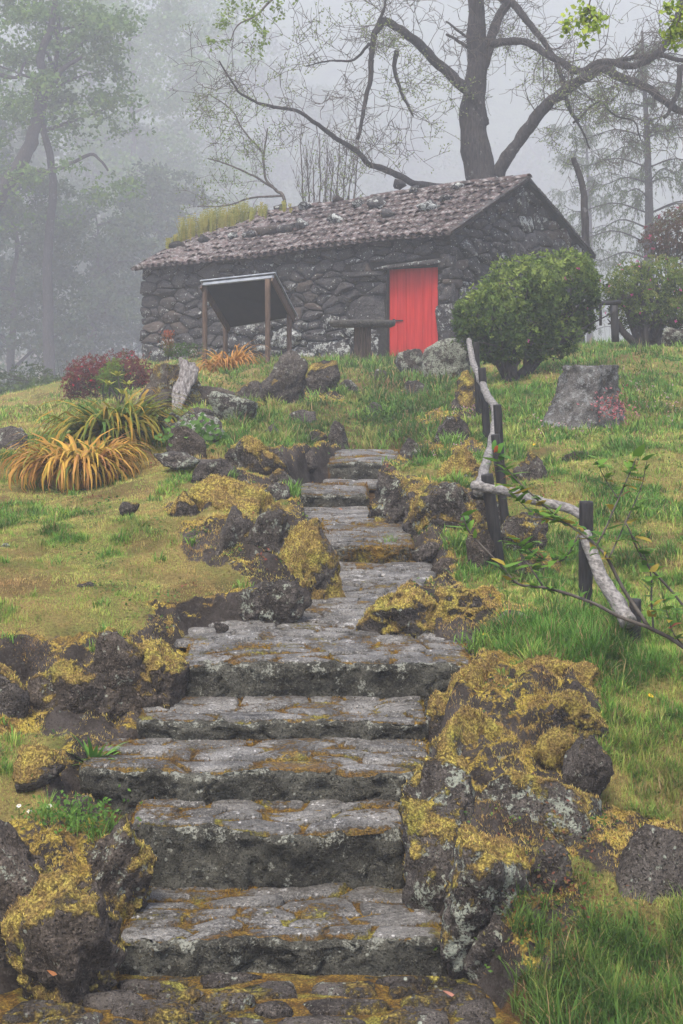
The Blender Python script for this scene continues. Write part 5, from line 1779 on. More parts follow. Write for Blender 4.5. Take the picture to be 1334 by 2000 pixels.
bush("low grey-green shrub in mist at the left edge behind the lawn", [(20, 790, 30, 60, 40), (90, 780, 31, 60, 46)], 7000, 0.07, [(0.03, 0.05, 0.02), (0.06, 0.10, 0.03), (0.10, 0.14, 0.04)], (55, 830, 30), 66, 5, .02, None, shell=.7, name="shrub")
bush("low dark shrub in mist between the left lawn and the red-leaved bush", [(135, 775, 33, 50, 46), (60, 760, 36, 60, 50), (-30, 765, 34, 60, 50)], 9000, 0.08, [(0.02, 0.04, 0.02), (0.04, 0.07, 0.025), (0.07, 0.10, 0.03)], (120, 830, 33), 67, 5, .02, None, shell=.7, name="shrub")

# rhododendron-like sprig with yellow-green leaves
rng = np.random.default_rng(9)
b = P(232, 800, 17.5); b[2] = gz(b[0], b[1])
root = empty("leafy_sprig", b); tag(root, "sprig of long yellow-green leaves in front of the red-leaved bush", "plant")
mb = MB()
heads = [P(230, 735, 17.5), P(212, 752, 17.4), P(250, 752, 17.5), P(240, 770, 17.3)]
for h_ in heads: add_tube(mb, smooth_path([b, (b + h_) / 2 + [.02, 0, 0], h_], 6), [.012, .011, .01, .009, .008, .007], 5)
mb.build("stem", M['twig'], root)
for h_ in heads:
    for a in np.linspace(0, 6.28, 8)[:-1]:
        mb = MB(); cc = mixcol([(0.22, 0.26, 0.03), (0.36, 0.34, 0.05)], rng.random(1))
        add_ribbons(mb, h_[None], a + rng.normal(0, .2), rng.uniform(.13, .2), .045, rng.uniform(.3, .9), rng.uniform(-.5, .2), 4, cc * .8, cc)
        mb.build("leaf", M['foliage'], root)

# heath-like plants on the left stump, creeper on boulder
rng = np.random.default_rng(10)
tp = P(345, 698, 16.6)
for (dx, h_, cols, lab) in ((-0.10, .30, [(0.07, 0.12, 0.03), (0.35, 0.08, 0.05)], "upright sprig with red tips on the rotting stump"), (0.07, .15, [(0.03, 0.08, 0.012), (0.07, 0.14, 0.02)], "dark green cushion plant on the rotting stump")):
    n = 420
    bb = tp + [dx, 0, 0]
    root = empty("stump_plant", bb); tag(root, lab, "plant")
    mb = MB(); z = rng.random(n)
    wd = .035 if dx < 0 else .12
    pos = bb + np.stack([rng.normal(0, wd, n), rng.normal(0, wd, n), z * h_], 1)
    add_leaves(mb, pos, .035, mixcol(cols, z * .9 + rng.normal(0, .1, n)), None, 1, .25, rng, axis=np.tile([0, 0, 1.3], (n, 1)))
    mb.build("foliage", M['foliage'], root)
    mb = MB()
    for k in range(4): add_tube(mb, smooth_path([bb - [0, 0, .04], bb + [rng.normal(0, wd), 0, h_ * .5], bb + [rng.normal(0, wd), 0, h_ * .9]], 5), .005, 4)
    mb.build("stem", M['twig'], root)
bb = P(375, 850, 11.9); root = empty("creeper", bb); tag(root, "green creeper growing over the lichen-crusted boulder", "creeper")
mb = MB(); n = 150
pos = bb + np.stack([rng.normal(0, .14, n), rng.normal(-.06, .05, n), rng.normal(0, .07, n)], 1)
add_leaves(mb, pos, .055, mixcol([(0.04, 0.10, 0.02), (0.11, 0.21, 0.04)], rng.random(n)), np.tile([0, -1, .6], (n, 1)), .5, .8, rng); mb.build("foliage", M['foliage'], root)

# roof ferns
rng = np.random.default_rng(12)
for j, (x0, x1, n, hh, lab) in enumerate([(322, 350, 16, 26, "short fern tuft at the left corner of the cottage roof"), (352, 392, 44, 52, "tall fern clump near the left end of the cottage roof"), (392, 432, 60, 50, "dense fern clump on the cottage roof, left of centre"), (432, 485, 64, 44, "wide fern row along the cottage ridge"), (488, 520, 22, 30, "small fern tuft right of the wide fern row"), (540, 570, 10, 22, "sparse ferns on the cottage ridge further right")]):
    px = (x0 + x1) / 2
    ybase = np.interp(px, [300, 335, 400, 450, 500, 560], [503, 484, 458, 442, 428, 414])
    p0 = hm @ roof_point(px, ybase)
    root = empty("roof_fern", p0); tag(root, lab, "fern")
    for _ in range(n):
        mb = MB()
        x = rng.uniform(x0, x1); yb_ = np.interp(x, [300, 335, 400, 450, 500, 560], [503, 484, 458, 442, 428, 414]) + rng.normal(2, 3)
        b = np.array(hm @ roof_point(x, yb_)) + [0, 0, .02]
        l = hh / F * 29 * rng.uniform(.5, 1.05)
        cc = mixcol([(0.13, 0.15, 0.03), (0.26, 0.26, 0.05), (0.30, 0.25, 0.06)], rng.random(1))
        e = rng.uniform(1.2, 1.6); az = rng.uniform(0, 6.28)
        add_ribbons(mb, b[None], az, l, .028, e, e - .25, 3, cc * .8, cc)
        m = 10; tt = np.linspace(.2, .95, m)
        sp = b + np.stack([tt * 0 + math.cos(az) * l * .08 * tt, math.sin(az) * l * .08 * tt, tt * l], 1)
        for sgn in (-1, 1):
            add_leaves(mb, sp, .042, np.tile(cc, (m, 1)), np.tile([0, -1, .2], (m, 1)), .3, .5, rng, axis=np.tile([sgn * 1.0, 0, .5], (m, 1)))
        mb.build("frond", M['foliage'], root)

# ------------------------------------------------------------------ sapling in front of the railing
def px_branch(mb, pts, r0, r1, sides=6, n=None, seed=0, wob=0.0, rough=.1):
    p = np.array([P(*a) for a in pts]); n = n or len(pts) * 6
    path = smooth_path(p, n)
    if wob: path = path + np.stack([fbm(path, 2.0, 3, seed + k) for k in range(3)], 1) * wob
    add_tube(mb, path, np.linspace(r0, r1, n), sides, rough, seed)
    return path


rng = np.random.default_rng(31)
sb = P(1560, 1650, 6.2); sb[2] = gz(sb[0], sb[1])
sap = empty("sapling", sb); tag(sap, "thin leaning sapling with fresh leaves in front of the railing", "sapling")
BR = [([(1560, 1640, 6.2), (1450, 1370, 6.15), (1334, 1262, 6.1), (1280, 1232, 6.1), (1210, 1205, 6.05), (1150, 1178, 6.0), (1060, 1147, 5.95), (1010, 1135, 5.9), (975, 1098, 5.9), (920, 1040, 5.9), (905, 1000, 5.9)], .011, .003),
      ([(1265, 1225, 6.1), (1215, 1150, 6.1), (1180, 1080, 6.1), (1120, 1030, 6.15), (1060, 985, 6.2), (1000, 925, 6.2), (965, 880, 6.2)], .009, .002),
      ([(1165, 1065, 6.1), (1185, 1030, 6.1), (1210, 975, 6.1), (1225, 930, 6.1), (1240, 895, 6.1)], .005, .002),
      ([(1190, 1090, 6.1), (1225, 1020, 6.1), (1255, 955, 6.1), (1268, 900, 6.1)], .004, .0015),
      ([(1065, 1148, 5.95), (1040, 1110, 5.95), (1020, 1080, 6.0), (1010, 1050, 6.0)], .004, .0015),
      ([(1275, 1232, 6.1), (1272, 1180, 6.1), (1270, 1130, 6.1), (1255, 1080, 6.1), (1235, 1050, 6.1)], .005, .002),
      ([(1334, 1262, 6.1), (1315, 1240, 6.05), (1300, 1200, 6.05), (1290, 1160, 6.0)], .004, .0015),
      ([(1110, 1022, 6.15), (1040, 1000, 6.15), (990, 950, 6.15)], .004, .0015),
      ([(1130, 1040, 6.1), (1100, 1090, 6.1), (1060, 1090, 6.1), (1020, 1060, 6.1)], .004, .0015),
      ([(1210, 975, 6.1), (1180, 930, 6.1), (1165, 900, 6.1)], .003, .001),
      ([(1225, 1020, 6.1), (1260, 1090, 6.15), (1334, 1180, 6.2), (1400, 1230, 6.2)], .004, .006)]
for k, (pts, r0, r1) in enumerate(BR):
    mb = MB(); path = px_branch(mb, pts, r0, r1, 6, None, k, .012)
    mb.build("stem" if k == 0 else "branch", M['twig'], sap)
    lo = int(len(path) * (.5 if k == 0 else .3 if k in (1, ) else .15))
    nl = 1 if len(path) < 10 else 1
    for j in range(lo, len(path)):
        for _ in range(2 if k in (1, 7, 8) else (1 if rng.random() < .85 else 0)):
            mb = MB()
            q = path[j] + rng.normal(0, .008, 3)
            a = rng.uniform(0, 6.28); L_ = rng.uniform(.045, .10)
            t = rng.random()
            cc = np.array([[0.06, 0.145, 0.02]]) if t < .45 else np.array([[0.11, 0.215, 0.03]]) if t < .86 else np.array([[0.26, 0.20, 0.03]]) if t < .98 else np.array([[0.35, 0.09, 0.04]])
            add_ribbons(mb, q[None], a, L_, L_ * .5, rng.uniform(-.2, .9), rng.uniform(-.8, .4), 4, cc, cc * 1.1, rng.uniform(-1.2, 1.2))
            mb.build("leaf", M['foliage'], sap)

# ------------------------------------------------------------------ trees
def twigs_from(path, rad, n, ln, rng, depth=2, up=0.2, out=None, leafpts=None, t0=0.25, sides=4, curl=.5):
    """random side branches; returns list of (pts, r0, r1)"""
    out = [] if out is None else out
    N = len(path)
    for _ in range(n):
        i = int(rng.uniform(t0, 1) * (N - 2)) + 1
        p = path[i]; t = path[min(i + 1, N - 1)] - path[i - 1]; t /= np.linalg.norm(t) + 1e-9
        d = rng.normal(size=3); d -= t * (d @ t); d /= np.linalg.norm(d) + 1e-9
        d = d * 0.9 + t * rng.uniform(.2, .9) + [0, 0, up]; d /= np.linalg.norm(d)
        l = ln * rng.uniform(.5, 1.3); r = max(rad * .45 * (1 - .5 * i / N), .004)
        pts = [p]
        m = 5
        dd = d
        for k in range(m):
            dd = dd + rng.normal(0, .28 * curl, 3) + [0, 0, up * .15]; dd /= np.linalg.norm(dd)
            pts.append(pts[-1] + dd * l / m)
        pts = np.array(pts)
        out.append((pts, r, r * .25))
        if leafpts is not None: leafpts += [pts[-1], pts[-2], pts[-3]]
        if depth > 1: twigs_from(pts, r * .8, max(2, int(n * .35) if n < 12 else 4), ln * .5, rng, depth - 1, up, out, leafpts, .2, 3, curl)
    return out


# the bare tree behind the cottage
TY = 31.5
rng = np.random.default_rng(41)
tbase = P(955, 600, TY); tbase[2] = gz(tbase[0], tbase[1])
bt = empty("bare_tree", tbase); tag(bt, "large dark bare tree with crooked limbs behind the cottage roof", "tree")
s31 = TY / F
mb = MB()
trunk = px_branch(mb, [(972, 700, TY), (966, 560, TY), (955, 420, TY), (938, 330, TY), (925, 260, TY), (925, 200, TY), (930, 120, TY), (930, 40, TY), (926, -80, TY), (920, -220, TY)], 37 * s31, 12 * s31, 16, 60, 1, .03, .22)
tr_ = np.concatenate(mb.v)
mb.build("trunk", M['bark'], bt)
LIMBS = [  # pts (px,py,dy), r0px, r1px
    ([(944, 245, 0), (930, 195, -.2), (905, 170, -.3), (870, 140, -.5), (830, 100, -.8), (795, 65, -1), (755, 42, -1.2), (735, 60, -1.3), (727, 90, -1.4), (722, 150, -1.5), (712, 210, -1.6), (700, 270, -1.7)], 13, 3),
    ([(972, 345, 0), (985, 320, -.1), (1005, 290, -.2), (1040, 240, -.4), (1080, 195, -.6), (1130, 160, -.8), (1175, 135, -.9), (1210, 150, -1), (1260, 170, -1.1), (1320, 210, -1.2), (1380, 240, -1.3)], 14, 6),
    ([(930, 155, 0), (950, 110, 0), (965, 60, .1), (985, 15, .1), (1000, 5, .1), (1020, 30, 0), (1045, 65, 0), (1075, 95, -.1), (1095, 140, -.2), (1105, 190, -.3), (1130, 240, -.4)], 11, 3),
    ([(955, 90, 0), (985, 82, -.2), (1030, 85, -.4), (1080, 110, -.6), (1130, 140, -.8), (1175, 122, -.9), (1240, 130, -1.0), (1280, 105, -1.1), (1310, 70, -1.2), (1330, 10, -1.3), (1335, -60, -1.3)], 8, 6),
    ([(1185, 135, -.9), (1210, 118, -.9), (1270, 110, -1.0), (1340, 115, -1.1)], 6, 4),
    ([(990, 5, .1), (970, -20, .1), (980, -80, .1)], 9, 5),
    ([(775, 100, -1.2), (770, 130, -1.2), (780, 170, -1.2), (800, 210, -1.2), (808, 228, -1.2)], 5, 1.5),
    ([(870, 68, -.2), (895, 82, -.1), (917, 100, 0)], 2.5, 4),
    ([(872, 42, -.2), (890, 55, -.1), (918, 75, 0)], 2, 3),
    ([(890, 370, .5), (820, 360, .3), (760, 335, .1), (720, 318, 0), (690, 290, -.2), (640, 260, -.4), (590, 220, -.6), (520, 205, -.8), (470, 180, -1), (430, 120, -1.2)], 8, 1.5),
    ([(735, 60, -1.3), (745, 30, -1.3), (760, -20, -1.3)], 4, 2),
    ([(722, 85, -1.4), (690, 115, -1.5), (650, 118, -1.6), (600, 130, -1.7)], 3, 1.2),
    ([(1330, 130, -1.2), (1322, 180, -1.3), (1310, 210, -1.4), (1298, 230, -1.4)], 6, 3),
    ([(1100, 150, -.7), (1110, 210, -.8), (1130, 240, -.8), (1150, 290, -.9)], 3.5, 1.5),
    ([(1120, 240, -.8), (1170, 200, -.9), (1200, 225, -1), (1240, 240, -1), (1250, 270, -1)], 2.5, 1.5),
]
leafp = []
tw = []
for k, (pts, r0, r1) in enumerate(LIMBS):
    mb = MB()
    path = px_branch(mb, [(a, b, TY + c) for a, b, c in pts], r0 * s31, r1 * s31, 10 if r0 > 8 else 7, len(pts) * 7, k + 3, .04, .16)
    mb.build("limb", M['bark'], bt)
    tw += twigs_from(path, r1 * s31 * 1.2, 34 if len(pts) > 6 else 10, 1.25, rng, 3, 0.05, None, leafp, .25, 4, .8)
tw += twigs_from(trunk, 3 * s31, 10, 1.2, rng, 3, 0.05, None, leafp, .5, 4, .8)
mb = MB()
for pts, r0, r1 in tw: add_tube(mb, pts, np.linspace(max(r0 * .6, .007), .0045, len(pts)), 3, cap=False)
o = mb.build("twig", M['twig'], bt); o["kind"] = "stuff"
leafp = np.array(leafp); rng.shuffle(leafp)
leafp = leafp[fbm(leafp, .6, 2, 5) > 0.22]
pp = np.repeat(leafp, 2, 0) + rng.normal(0, .04, (len(leafp) * 2, 3))
mb = MB(); add_leaves(mb, pp, .06, mixcol([(0.14, 0.19, 0.06), (0.24, 0.29, 0.09)], rng.random(len(pp))), None, 1, .5, rng)
o = mb.build("leaves", M['foliage'], bt); o["kind"] = "stuff"


def small_tree(label, stems, Y, ntw, ln, seed, leaf=0.0, leafcols=None, up=.2, name="small_tree", cat="tree", mat='twig', depth=3, lsize=.07, curl=.6, group=None):
    rng = np.random.default_rng(seed)
    b = P(stems[0][0][0][0], stems[0][0][0][1], Y); b[2] = min(b[2], gz(b[0], b[1]))
    root = empty(name, b); tag(root, label, cat, group)
    lp, tw = [], []
    for k, (pts, r0, r1) in enumerate(stems):
        mb = MB(); path = px_branch(mb, [(a, c, Y + (d[0] if d else 0)) for a, c, *d in pts], r0 * Y / F, r1 * Y / F, 7, len(pts) * 6, seed + k, .03)
        mb.build("trunk" if k == 0 else "branch", M[mat], root)
        tw += twigs_from(path, r1 * Y / F, ntw, ln, rng, depth, up, None, lp, .2, 3, curl)
    mb = MB()
    for pts, r0, r1 in tw: add_tube(mb, pts, np.linspace(max(r0 * .6, .006), .004, len(pts)), 3, cap=False)
    o = mb.build("twig", M[mat], root); o["kind"] = "stuff"
    if leaf:
        lp = np.array(lp); k = rng.random(len(lp)) < leaf; lp = lp[k]
        pp = np.repeat(lp, 4, 0) + rng.normal(0, .07, (len(lp) * 4, 3))
        mb = MB(); add_leaves(mb, pp, lsize, mixcol(leafcols, rng.random(len(pp))), None, 1, .5, rng)
        o = mb.build("leaves", M['foliage'], root); o["kind"] = "stuff"
    return root


LG = [(0.11, 0.18, 0.03), (0.20, 0.27, 0.05)]
small_tree("slender tree with pale young leaves behind the fern-topped roof", [([(560, 560), (555, 400), (540, 372), (520, 350), (515, 300), (522, 250)], 4, 1.5), ([(540, 372), (490, 340), (440, 320), (405, 310)], 2.5, 1), ([(555, 385), (500, 385), (450, 400), (385, 405)], 2.5, 1), ([(515, 300), (480, 260), (450, 215), (410, 185)], 2, 1)], 33.5, 9, .9, 42, .26, LG)
small_tree("leafless twiggy shrub rising behind the roof ridge", [([(600 + i * 9, 520), (600 + i * 9 + (i - 4) * 2, 400), (602 + i * 9 + (i - 4) * 4, 260 + (i % 3) * 30)], 2.5, .8) for i in range(10)], 33, 10, .6, 43, .05, LG, up=.9, name="twiggy_shrub", cat="shrub", depth=2, curl=.35)
small_tree("bent dead trunk right of the cottage gable", [([(1150, 640), (1144, 480), (1142, 420), (1138, 370), (1128, 330), (1121, 308)], 8.5, 5.5)], 29, 2, .3, 44, 0, LG, name="dead_trunk", mat='bark', depth=1)

# leafy branches hanging into the top of the picture
def hang(label, pts, Y, n, size, cols, seed, spread=.25, name="leafy_branch"):
    rng = np.random.default_rng(seed)
    root = empty(name, P(pts[0][0], pts[0][1], Y)); tag(root, label, "branch")
    mb = MB(); path = px_branch(mb, [(a, b, Y) for a, b in pts], 3.2 * Y / F, 1 * Y / F, 6, len(pts) * 7, seed, .02)
    lp = []; tw = twigs_from(path, .006, n, spread, rng, 2, -.25, None, lp, .1, 4, .6)
    for p_, a, b in tw: add_tube(mb, p_, np.linspace(.004, .002, len(p_)), 3, cap=False)
    mb.build("branch", M['twig'], root)
    lp = np.array(lp); pp = np.repeat(lp, 4, 0) + rng.normal(0, size * .5, (len(lp) * 4, 3))
    mb = MB(); add_leaves(mb, pp, size * rng.uniform(.7, 1.2, len(pp)), mixcol(cols, rng.random(len(pp))), np.tile([0, -.6, .7], (len(pp), 1)), .7, .65, rng)
    o = mb.build("leaves", M['foliage'], root); o["kind"] = "stuff"
YG = [(0.15, 0.24, 0.03), (0.28, 0.37, 0.05), (0.36, 0.42, 0.07)]
hang("bright yellow-green leafy branch tip at the top right", [(1400, -160), (1300, -120), (1210, -60), (1165, -20), (1150, 15), (1160, 38)], 13, 15, .062, YG, 3, .22)
hang("leaf spray dangling at the far upper right corner", [(1480, -100), (1400, -60), (1345, 0), (1325, 40), (1318, 60)], 13, 10, .060, YG, 4, .18)
hang("greyish leafy branch hanging from the top left of centre", [(640, -120), (575, -40), (530, 0), (500, 30), (465, 50), (450, 80)], 27, 12, .08, LG, 5, .5)


# broadleaf background trees
def crown_tree(label, px, Y, top_py, width_px, n, cols, seed, size=.13, base_frac=.12, name="broadleaf_tree", group="misty trees behind the cottage", trunk_r=.16, limbs=9, droop=0.0, gapt=-.12, clump=.8):
    rng = np.random.default_rng(seed)
    b = P(px, 800, Y); b[2] = gz(b[0], b[1])
    topz = P(px, top_py, Y)[2]; hgt = topz - b[2]; R = width_px / F * Y / 2
    root = empty(name, b); tag(root, label, "tree", group)
    mb = MB()
    path = smooth_path([b - [0, 0, .3], b + [rng.normal(0, .15), rng.normal(0, .2), hgt * .35], b + [rng.normal(0, .4), rng.normal(0, .3), hgt * .7], b + [rng.normal(0, .4), 0, hgt * .93]], 24)
    path = path + np.stack([fbm(path, 5 / hgt, 3, seed + k) for k in range(3)], 1) * .035 * hgt * np.linspace(0, 1, 24)[:, None]
    add_tube(mb, path, np.linspace(trunk_r, trunk_r * .15, 24), 8, .15, seed)
    mb.build("trunk", M['bark'], root)
    cl = []; lb = MB()
    for k in range(limbs):
        f = base_frac + .15 + (0.95 - base_frac - .15) * (k + rng.uniform(0, .8)) / limbs
        i = int(f * 23); p = path[i]
        a = k * 2.4 + rng.uniform(-.5, .5); l = R * rng.uniform(.65, 1.05) * (1 - .45 * max(0, f - .5) * 2)
        e = p + [math.cos(a) * l, math.sin(a) * l, l * rng.uniform(.1, .55) - droop * l]
        m = (p + e) / 2 + rng.normal(0, .12 * l, 3)
        lp = smooth_path([p, m, e], 10)
        add_tube(lb, lp, np.linspace(trunk_r * .5 * (1 - .5 * f), .015, 10), 5, .1, k)
        for j in range(3, 10): cl.append(lp[j] + rng.normal(0, .15 * R, 3))
    lb.build("limb", M['bark'], root)
    # foliage clumps on layered shells through the crown
    m = int(70 * clump)
    for _ in range(m):
        f = rng.uniform(base_frac, 1.0)
        env = R * (math.sin(math.pi * min(1, (f - base_frac) / (1 - base_frac) * .86 + .14)) ** .6)
        a = rng.uniform(0, 6.28); r = env * math.sqrt(rng.uniform(.15, 1))
        cl.append(b + [math.cos(a) * r, math.sin(a) * r, hgt * f])
    cl = np.array(cl)
    per = n // len(cl)
    cr = rng.uniform(.35, .85, len(cl)) * R * .33
    d = rng.normal(size=(len(cl), per, 3)); d /= np.linalg.norm(d, axis=2)[:, :, None]
    rr = rng.uniform(.3, 1, (len(cl), per)) ** .6
    p = cl[:, None] + d * (rr * cr[:, None])[:, :, None] * [1.25, 1.25, .62]
    p = p.reshape(-1, 3); d = d.reshape(-1, 3)
    p = p[fbm(p, 1.6 * 40 / Y, 3, seed) > gapt]
    t = .45 + .3 * fbm(p, .8 * 40 / Y, 2, seed + 1) + rng.normal(0, .2, len(p))
    mb = MB(); add_leaves(mb, p, size * rng.uniform(.6, 1.4, len(p)), mixcol(cols, t), np.tile([0, 0, .8], (len(p), 1)), 1, .6, rng)
    o = mb.build("crown", M['foliage'], root); o["kind"] = "stuff"
    return root


G1 = [(0.045, 0.09, 0.018), (0.09, 0.17, 0.03), (0.16, 0.25, 0.045)]
G2 = [(0.025, 0.05, 0.018), (0.045, 0.085, 0.025), (0.08, 0.12, 0.035)]
TREES = [
    ("faint bushy tree low in the fog behind the left lawn", 60, 125, 250, 340, 22000, G2, 171, .3, .0, .3, 8, -.5),
    ("faint bushy tree low in the fog left of the cottage roof", 235, 145, 230, 330, 22000, G2, 172, .33, .0, .3, 8, -.5),
    ("pale green maple with a forked trunk at the upper left edge", 95, 66, -90, 420, 36000, G1, 71, .15, .42, .3, 12, .0),
    ("broad leafy tree left of the cottage, second from the left edge", 255, 130, -60, 430, 36000, G1, 72, .27, .15, .4, 10, -.15),
    ("tall misty tree directly above the left roof corner", 385, 165, -20, 330, 26000, G1, 73, .33, .1, .4, 9, -.2),
    ("dense dark tree low at the left edge", 20, 74, 330, 300, 28000, G2, 74, .17, .02, .25, 9, -.35),
    ("dense dark tree low between left edge and cottage", 185, 84, 380, 280, 28000, G2, 75, .18, .02, .25, 9, -.35),
    ("dark tree just left of the cottage corner", 300, 94, 330, 250, 26000, G2, 76, .2, .02, .25, 9, -.35),
    ("faint tall tree in fog above the cottage roof", 500, 200, 40, 300, 16000, G2, 77, .6, .05, .5, 8, -.3),
    ("faint tree in fog behind the twiggy shrub", 640, 215, 180, 300, 13000, G2, 78, .6, .05, .5, 8, -.3),
    ("very faint tree in fog left of the bare trunk", 800, 235, 230, 330, 12000, G2, 79, .7, .05, .5, 8, -.3),
    ("very faint tree in fog right of the bare trunk", 1060, 235, 260, 330, 12000, G2, 80, .7, .05, .5, 8, -.3),
    ("tall leafy tree outside the left edge of the view", -120, 85, -60, 380, 16000, G2, 81, .3, .1, .3, 8, -.3),
    ("faint far tree filling the gap at the top left", 160, 150, -80, 460, 18000, G2, 82, .45, .1, .5, 9, -.15)]
for lab_, px_, Y_, tp_, w_, n_, c_, sd_, sz_, bf_, tr_r, lm_, gp_ in TREES:
    root_ =crown_tree(lab_, px_, Y_, tp_, w_, int(n_ * .85), c_, sd_, sz_ * (1.5 if Y_ < 170 else 1), bf_, trunk_r=tr_r, limbs=lm_, gapt=gp_)
    if sd_ == 71:
        for k_, (pts_, a_, b_) in enumerate([([(-60, 520), (-10, 400), (40, 320), (66, 260), (76, 205), (84, 150), (80, 110), (100, 50), (110, -20)], 17, 5), ([(72, 215), (105, 160), (132, 128), (160, 110)], 8, 3), ([(-20, 360), (50, 338), (110, 330), (180, 303), (212, 335)], 7, 2), ([(-20, 140), (30, 150), (50, 120)], 5, 2)]):
            mb = MB(); px_branch(mb, [(a, c, 64) for a, c in pts_], a_ * 64 / F, b_ * 64 / F, 8, len(pts_) * 6, k_, .06, .15)
            mb.build("limb", M['bark'], root_)


def conifer(label, px, Y, top_py, base_py, width_px, seed, n=42):
    rng = np.random.default_rng(seed)
    b = P(px, base_py, Y); b[2] = gz(b[0], b[1]) if gz(b[0], b[1]) < b[2] else b[2]
    top = P(px - 8, top_py, Y); h = top[2] - b[2]; R = width_px / F * Y / 2
    root = empty("conifer", b); tag(root, label, "tree")
    mb = MB(); path = smooth_path([b, b + [0.1, 0, h * .5], top], 24); add_tube(mb, path, np.linspace(.25, .04, 24), 9, .12, seed)
    mb.build("trunk", M['bark'], root)
    lb, lv = MB(), MB(); pos, ax = [], []
    for k in range(n):
        f = .22 + .76 * k / n
        p = path[int(f * 23)]
        a = k * 2.4 + rng.uniform(-.4, .4); l = R * (1.05 - f * .55) * rng.uniform(.6, 1.15)
        d = np.array([math.cos(a), math.sin(a), 0])
        pts = smooth_path([p, p + d * l * .4 + [0, 0, .12 * l], p + d * l * .8 + [0, 0, .02 * l], p + d * l + [0, 0, .12 * l]], 12)
        add_tube(lb, pts, np.linspace(.035, .007, 12), 4)
        for j in range(2, 12):
            for s in range(3):
                dd = rng.normal(size=3) * .5; dd[2] = -abs(rng.normal(0, .6)) - .3; dd += d * .4; dd /= np.linalg.norm(dd)
                ll = rng.uniform(.25, .75) * (1.2 if f < .6 else .8) * Y / 40
                q = smooth_path([pts[j], pts[j] + dd * ll * .5 + [0, 0, .03], pts[j] + dd * ll + [0, 0, -.1]], 6)
                add_tube(lb, q, .006, 3, cap=False)
                if rng.random() < (.35 if f < .35 else .8):
                    m = 16
                    u = rng.uniform(.1, 1, m); ii = (u * 5).astype(int)
                    pos.append(q[ii] + rng.normal(0, .03, (m, 3))); ax.append(np.tile(dd + [0, 0, -.4], (m, 1)))
    lb.build("limb", M['bark'], root)
    pos = np.concatenate(pos); ax = np.concatenate(ax)
    add_leaves(lv, pos, .10 * Y / 40, mixcol([(0.04, 0.065, 0.022), (0.07, 0.11, 0.03), (0.11, 0.15, 0.04)], rng.random(len(pos))), None, 1, .28, rng, axis=ax * 1.2)
    o = lv.build("crown", M['foliage'], root); o["kind"] = "stuff"


conifer("tall conifer with drooping sprays in mist at the right", 1262, 50, 60, 560, 470, 91, 46)
conifer("fainter conifer in mist behind the drooping one", 1150, 85, 200, 560, 300, 92, 26)

# far wooded hill lost in the fog
def hill():
    xs = np.linspace(-250, 250, 160); V = []
    ys = np.linspace(205, 295, 30)
    X, Yg = np.meshgrid(xs, ys)
    prof = np.interp(X, [-250, -60, -24, 0, 30, 60, 250], [98, 90, 86, 84, 84, 84, 88])
    up_ = sstep(205, 270, Yg)
    p = np.stack([X.ravel(), Yg.ravel(), 0 * X.ravel()], 1)
    Z = prof.ravel() * up_.ravel() + fbm(p, .12, 5, 3) * 6 * up_.ravel() + np.where(Yg.ravel() < 206, -6, 0)
    V = np.column_stack([p[:, :2], Z]); ny, nx = X.shape
    i = np.arange(ny - 1)[:, None] * nx; j = np.arange(nx - 1)[None, :]
    q = np.stack([i + j, i + j + 1, i + nx + j + 1, i + nx + j], -1).reshape(-1, 4)
    mb = MB(); mb.add(V, q)
    tag(mb.build("hill", M['far']), kind="structure")


M['far'] = m_simple("far woodland", (0.02, 0.035, 0.015), (0.05, 0.075, 0.03), .6, .95, .8, dist=1.0)
hill()

# ------------------------------------------------------------------ small things
rng = np.random.default_rng(95)
def flower(label, px, py, Y, petal, centre, size, n=9, group=None, h=.05, name="daisy"):
    c = P(px, py, Y); g = gz(c[0], c[1]); c[2] = max(c[2], g + .02)
    root = empty(name, (c[0], c[1], g)); tag(root, label, "flower", group)
    mb = MB(); a = np.linspace(0, 6.28, n, endpoint=False)
    ax = np.stack([np.cos(a), np.sin(a), 0 * a + .15], 1) * 3
    tl = np.array([rng.normal(0, .2), -.5, 1.0])
    add_leaves(mb, np.repeat(c[None], n, 0), size, np.array(petal), np.tile(tl, (n, 1)), .05, .5, rng, axis=ax)
    mb.build("petals", M['petal'], root)
    mb = MB(); v, f = ico(1); mb.add(v * [size * .3, size * .3, size * .15] + c + [0, 0, .003], None, f, centre); mb.build("flower_centre", M['petal'], root)
    mb = MB(); add_tube(mb, np.linspace((c[0], c[1] + .005, g - .01), c, 3), .0015, 4, col=(0.06, 0.12, 0.02)); mb.build("stem", M['foliage'], root)
WH, YE, PK = (0.75, 0.75, 0.72), (0.75, 0.5, 0.03), (0.6, 0.25, 0.4)
DG = "white daisies on the lower left bank"
for px, py, l in ((37, 1574, "white daisy nearest the left edge of the lower bank"), (57, 1585, "white daisy just right of the leftmost one on the lower bank"), (97, 1574, "white daisy furthest right on the lower left bank")):
    flower(l, px, py, 5.9, WH, YE, .012, 10, DG)
YG_ = "yellow dandelion flowers in the right lawn"
for px, py, Y, l in ((1271, 1386, 6.9, "yellow dandelion in the open lawn right of the mossy ridge"), (1105, 1256, 7.6, "yellow dandelion in bright grass left of the short post"), (946, 1249, 7.6, "yellow flower at the edge of the landing"), (1043, 868, 12.6, "tiny yellow flower below the big stump")):
    flower(l, px, py, Y, YE, (0.6, 0.35, 0.02), .016, 14, YG_, name="dandelion")
n = 260
mb = MB()
pos = []
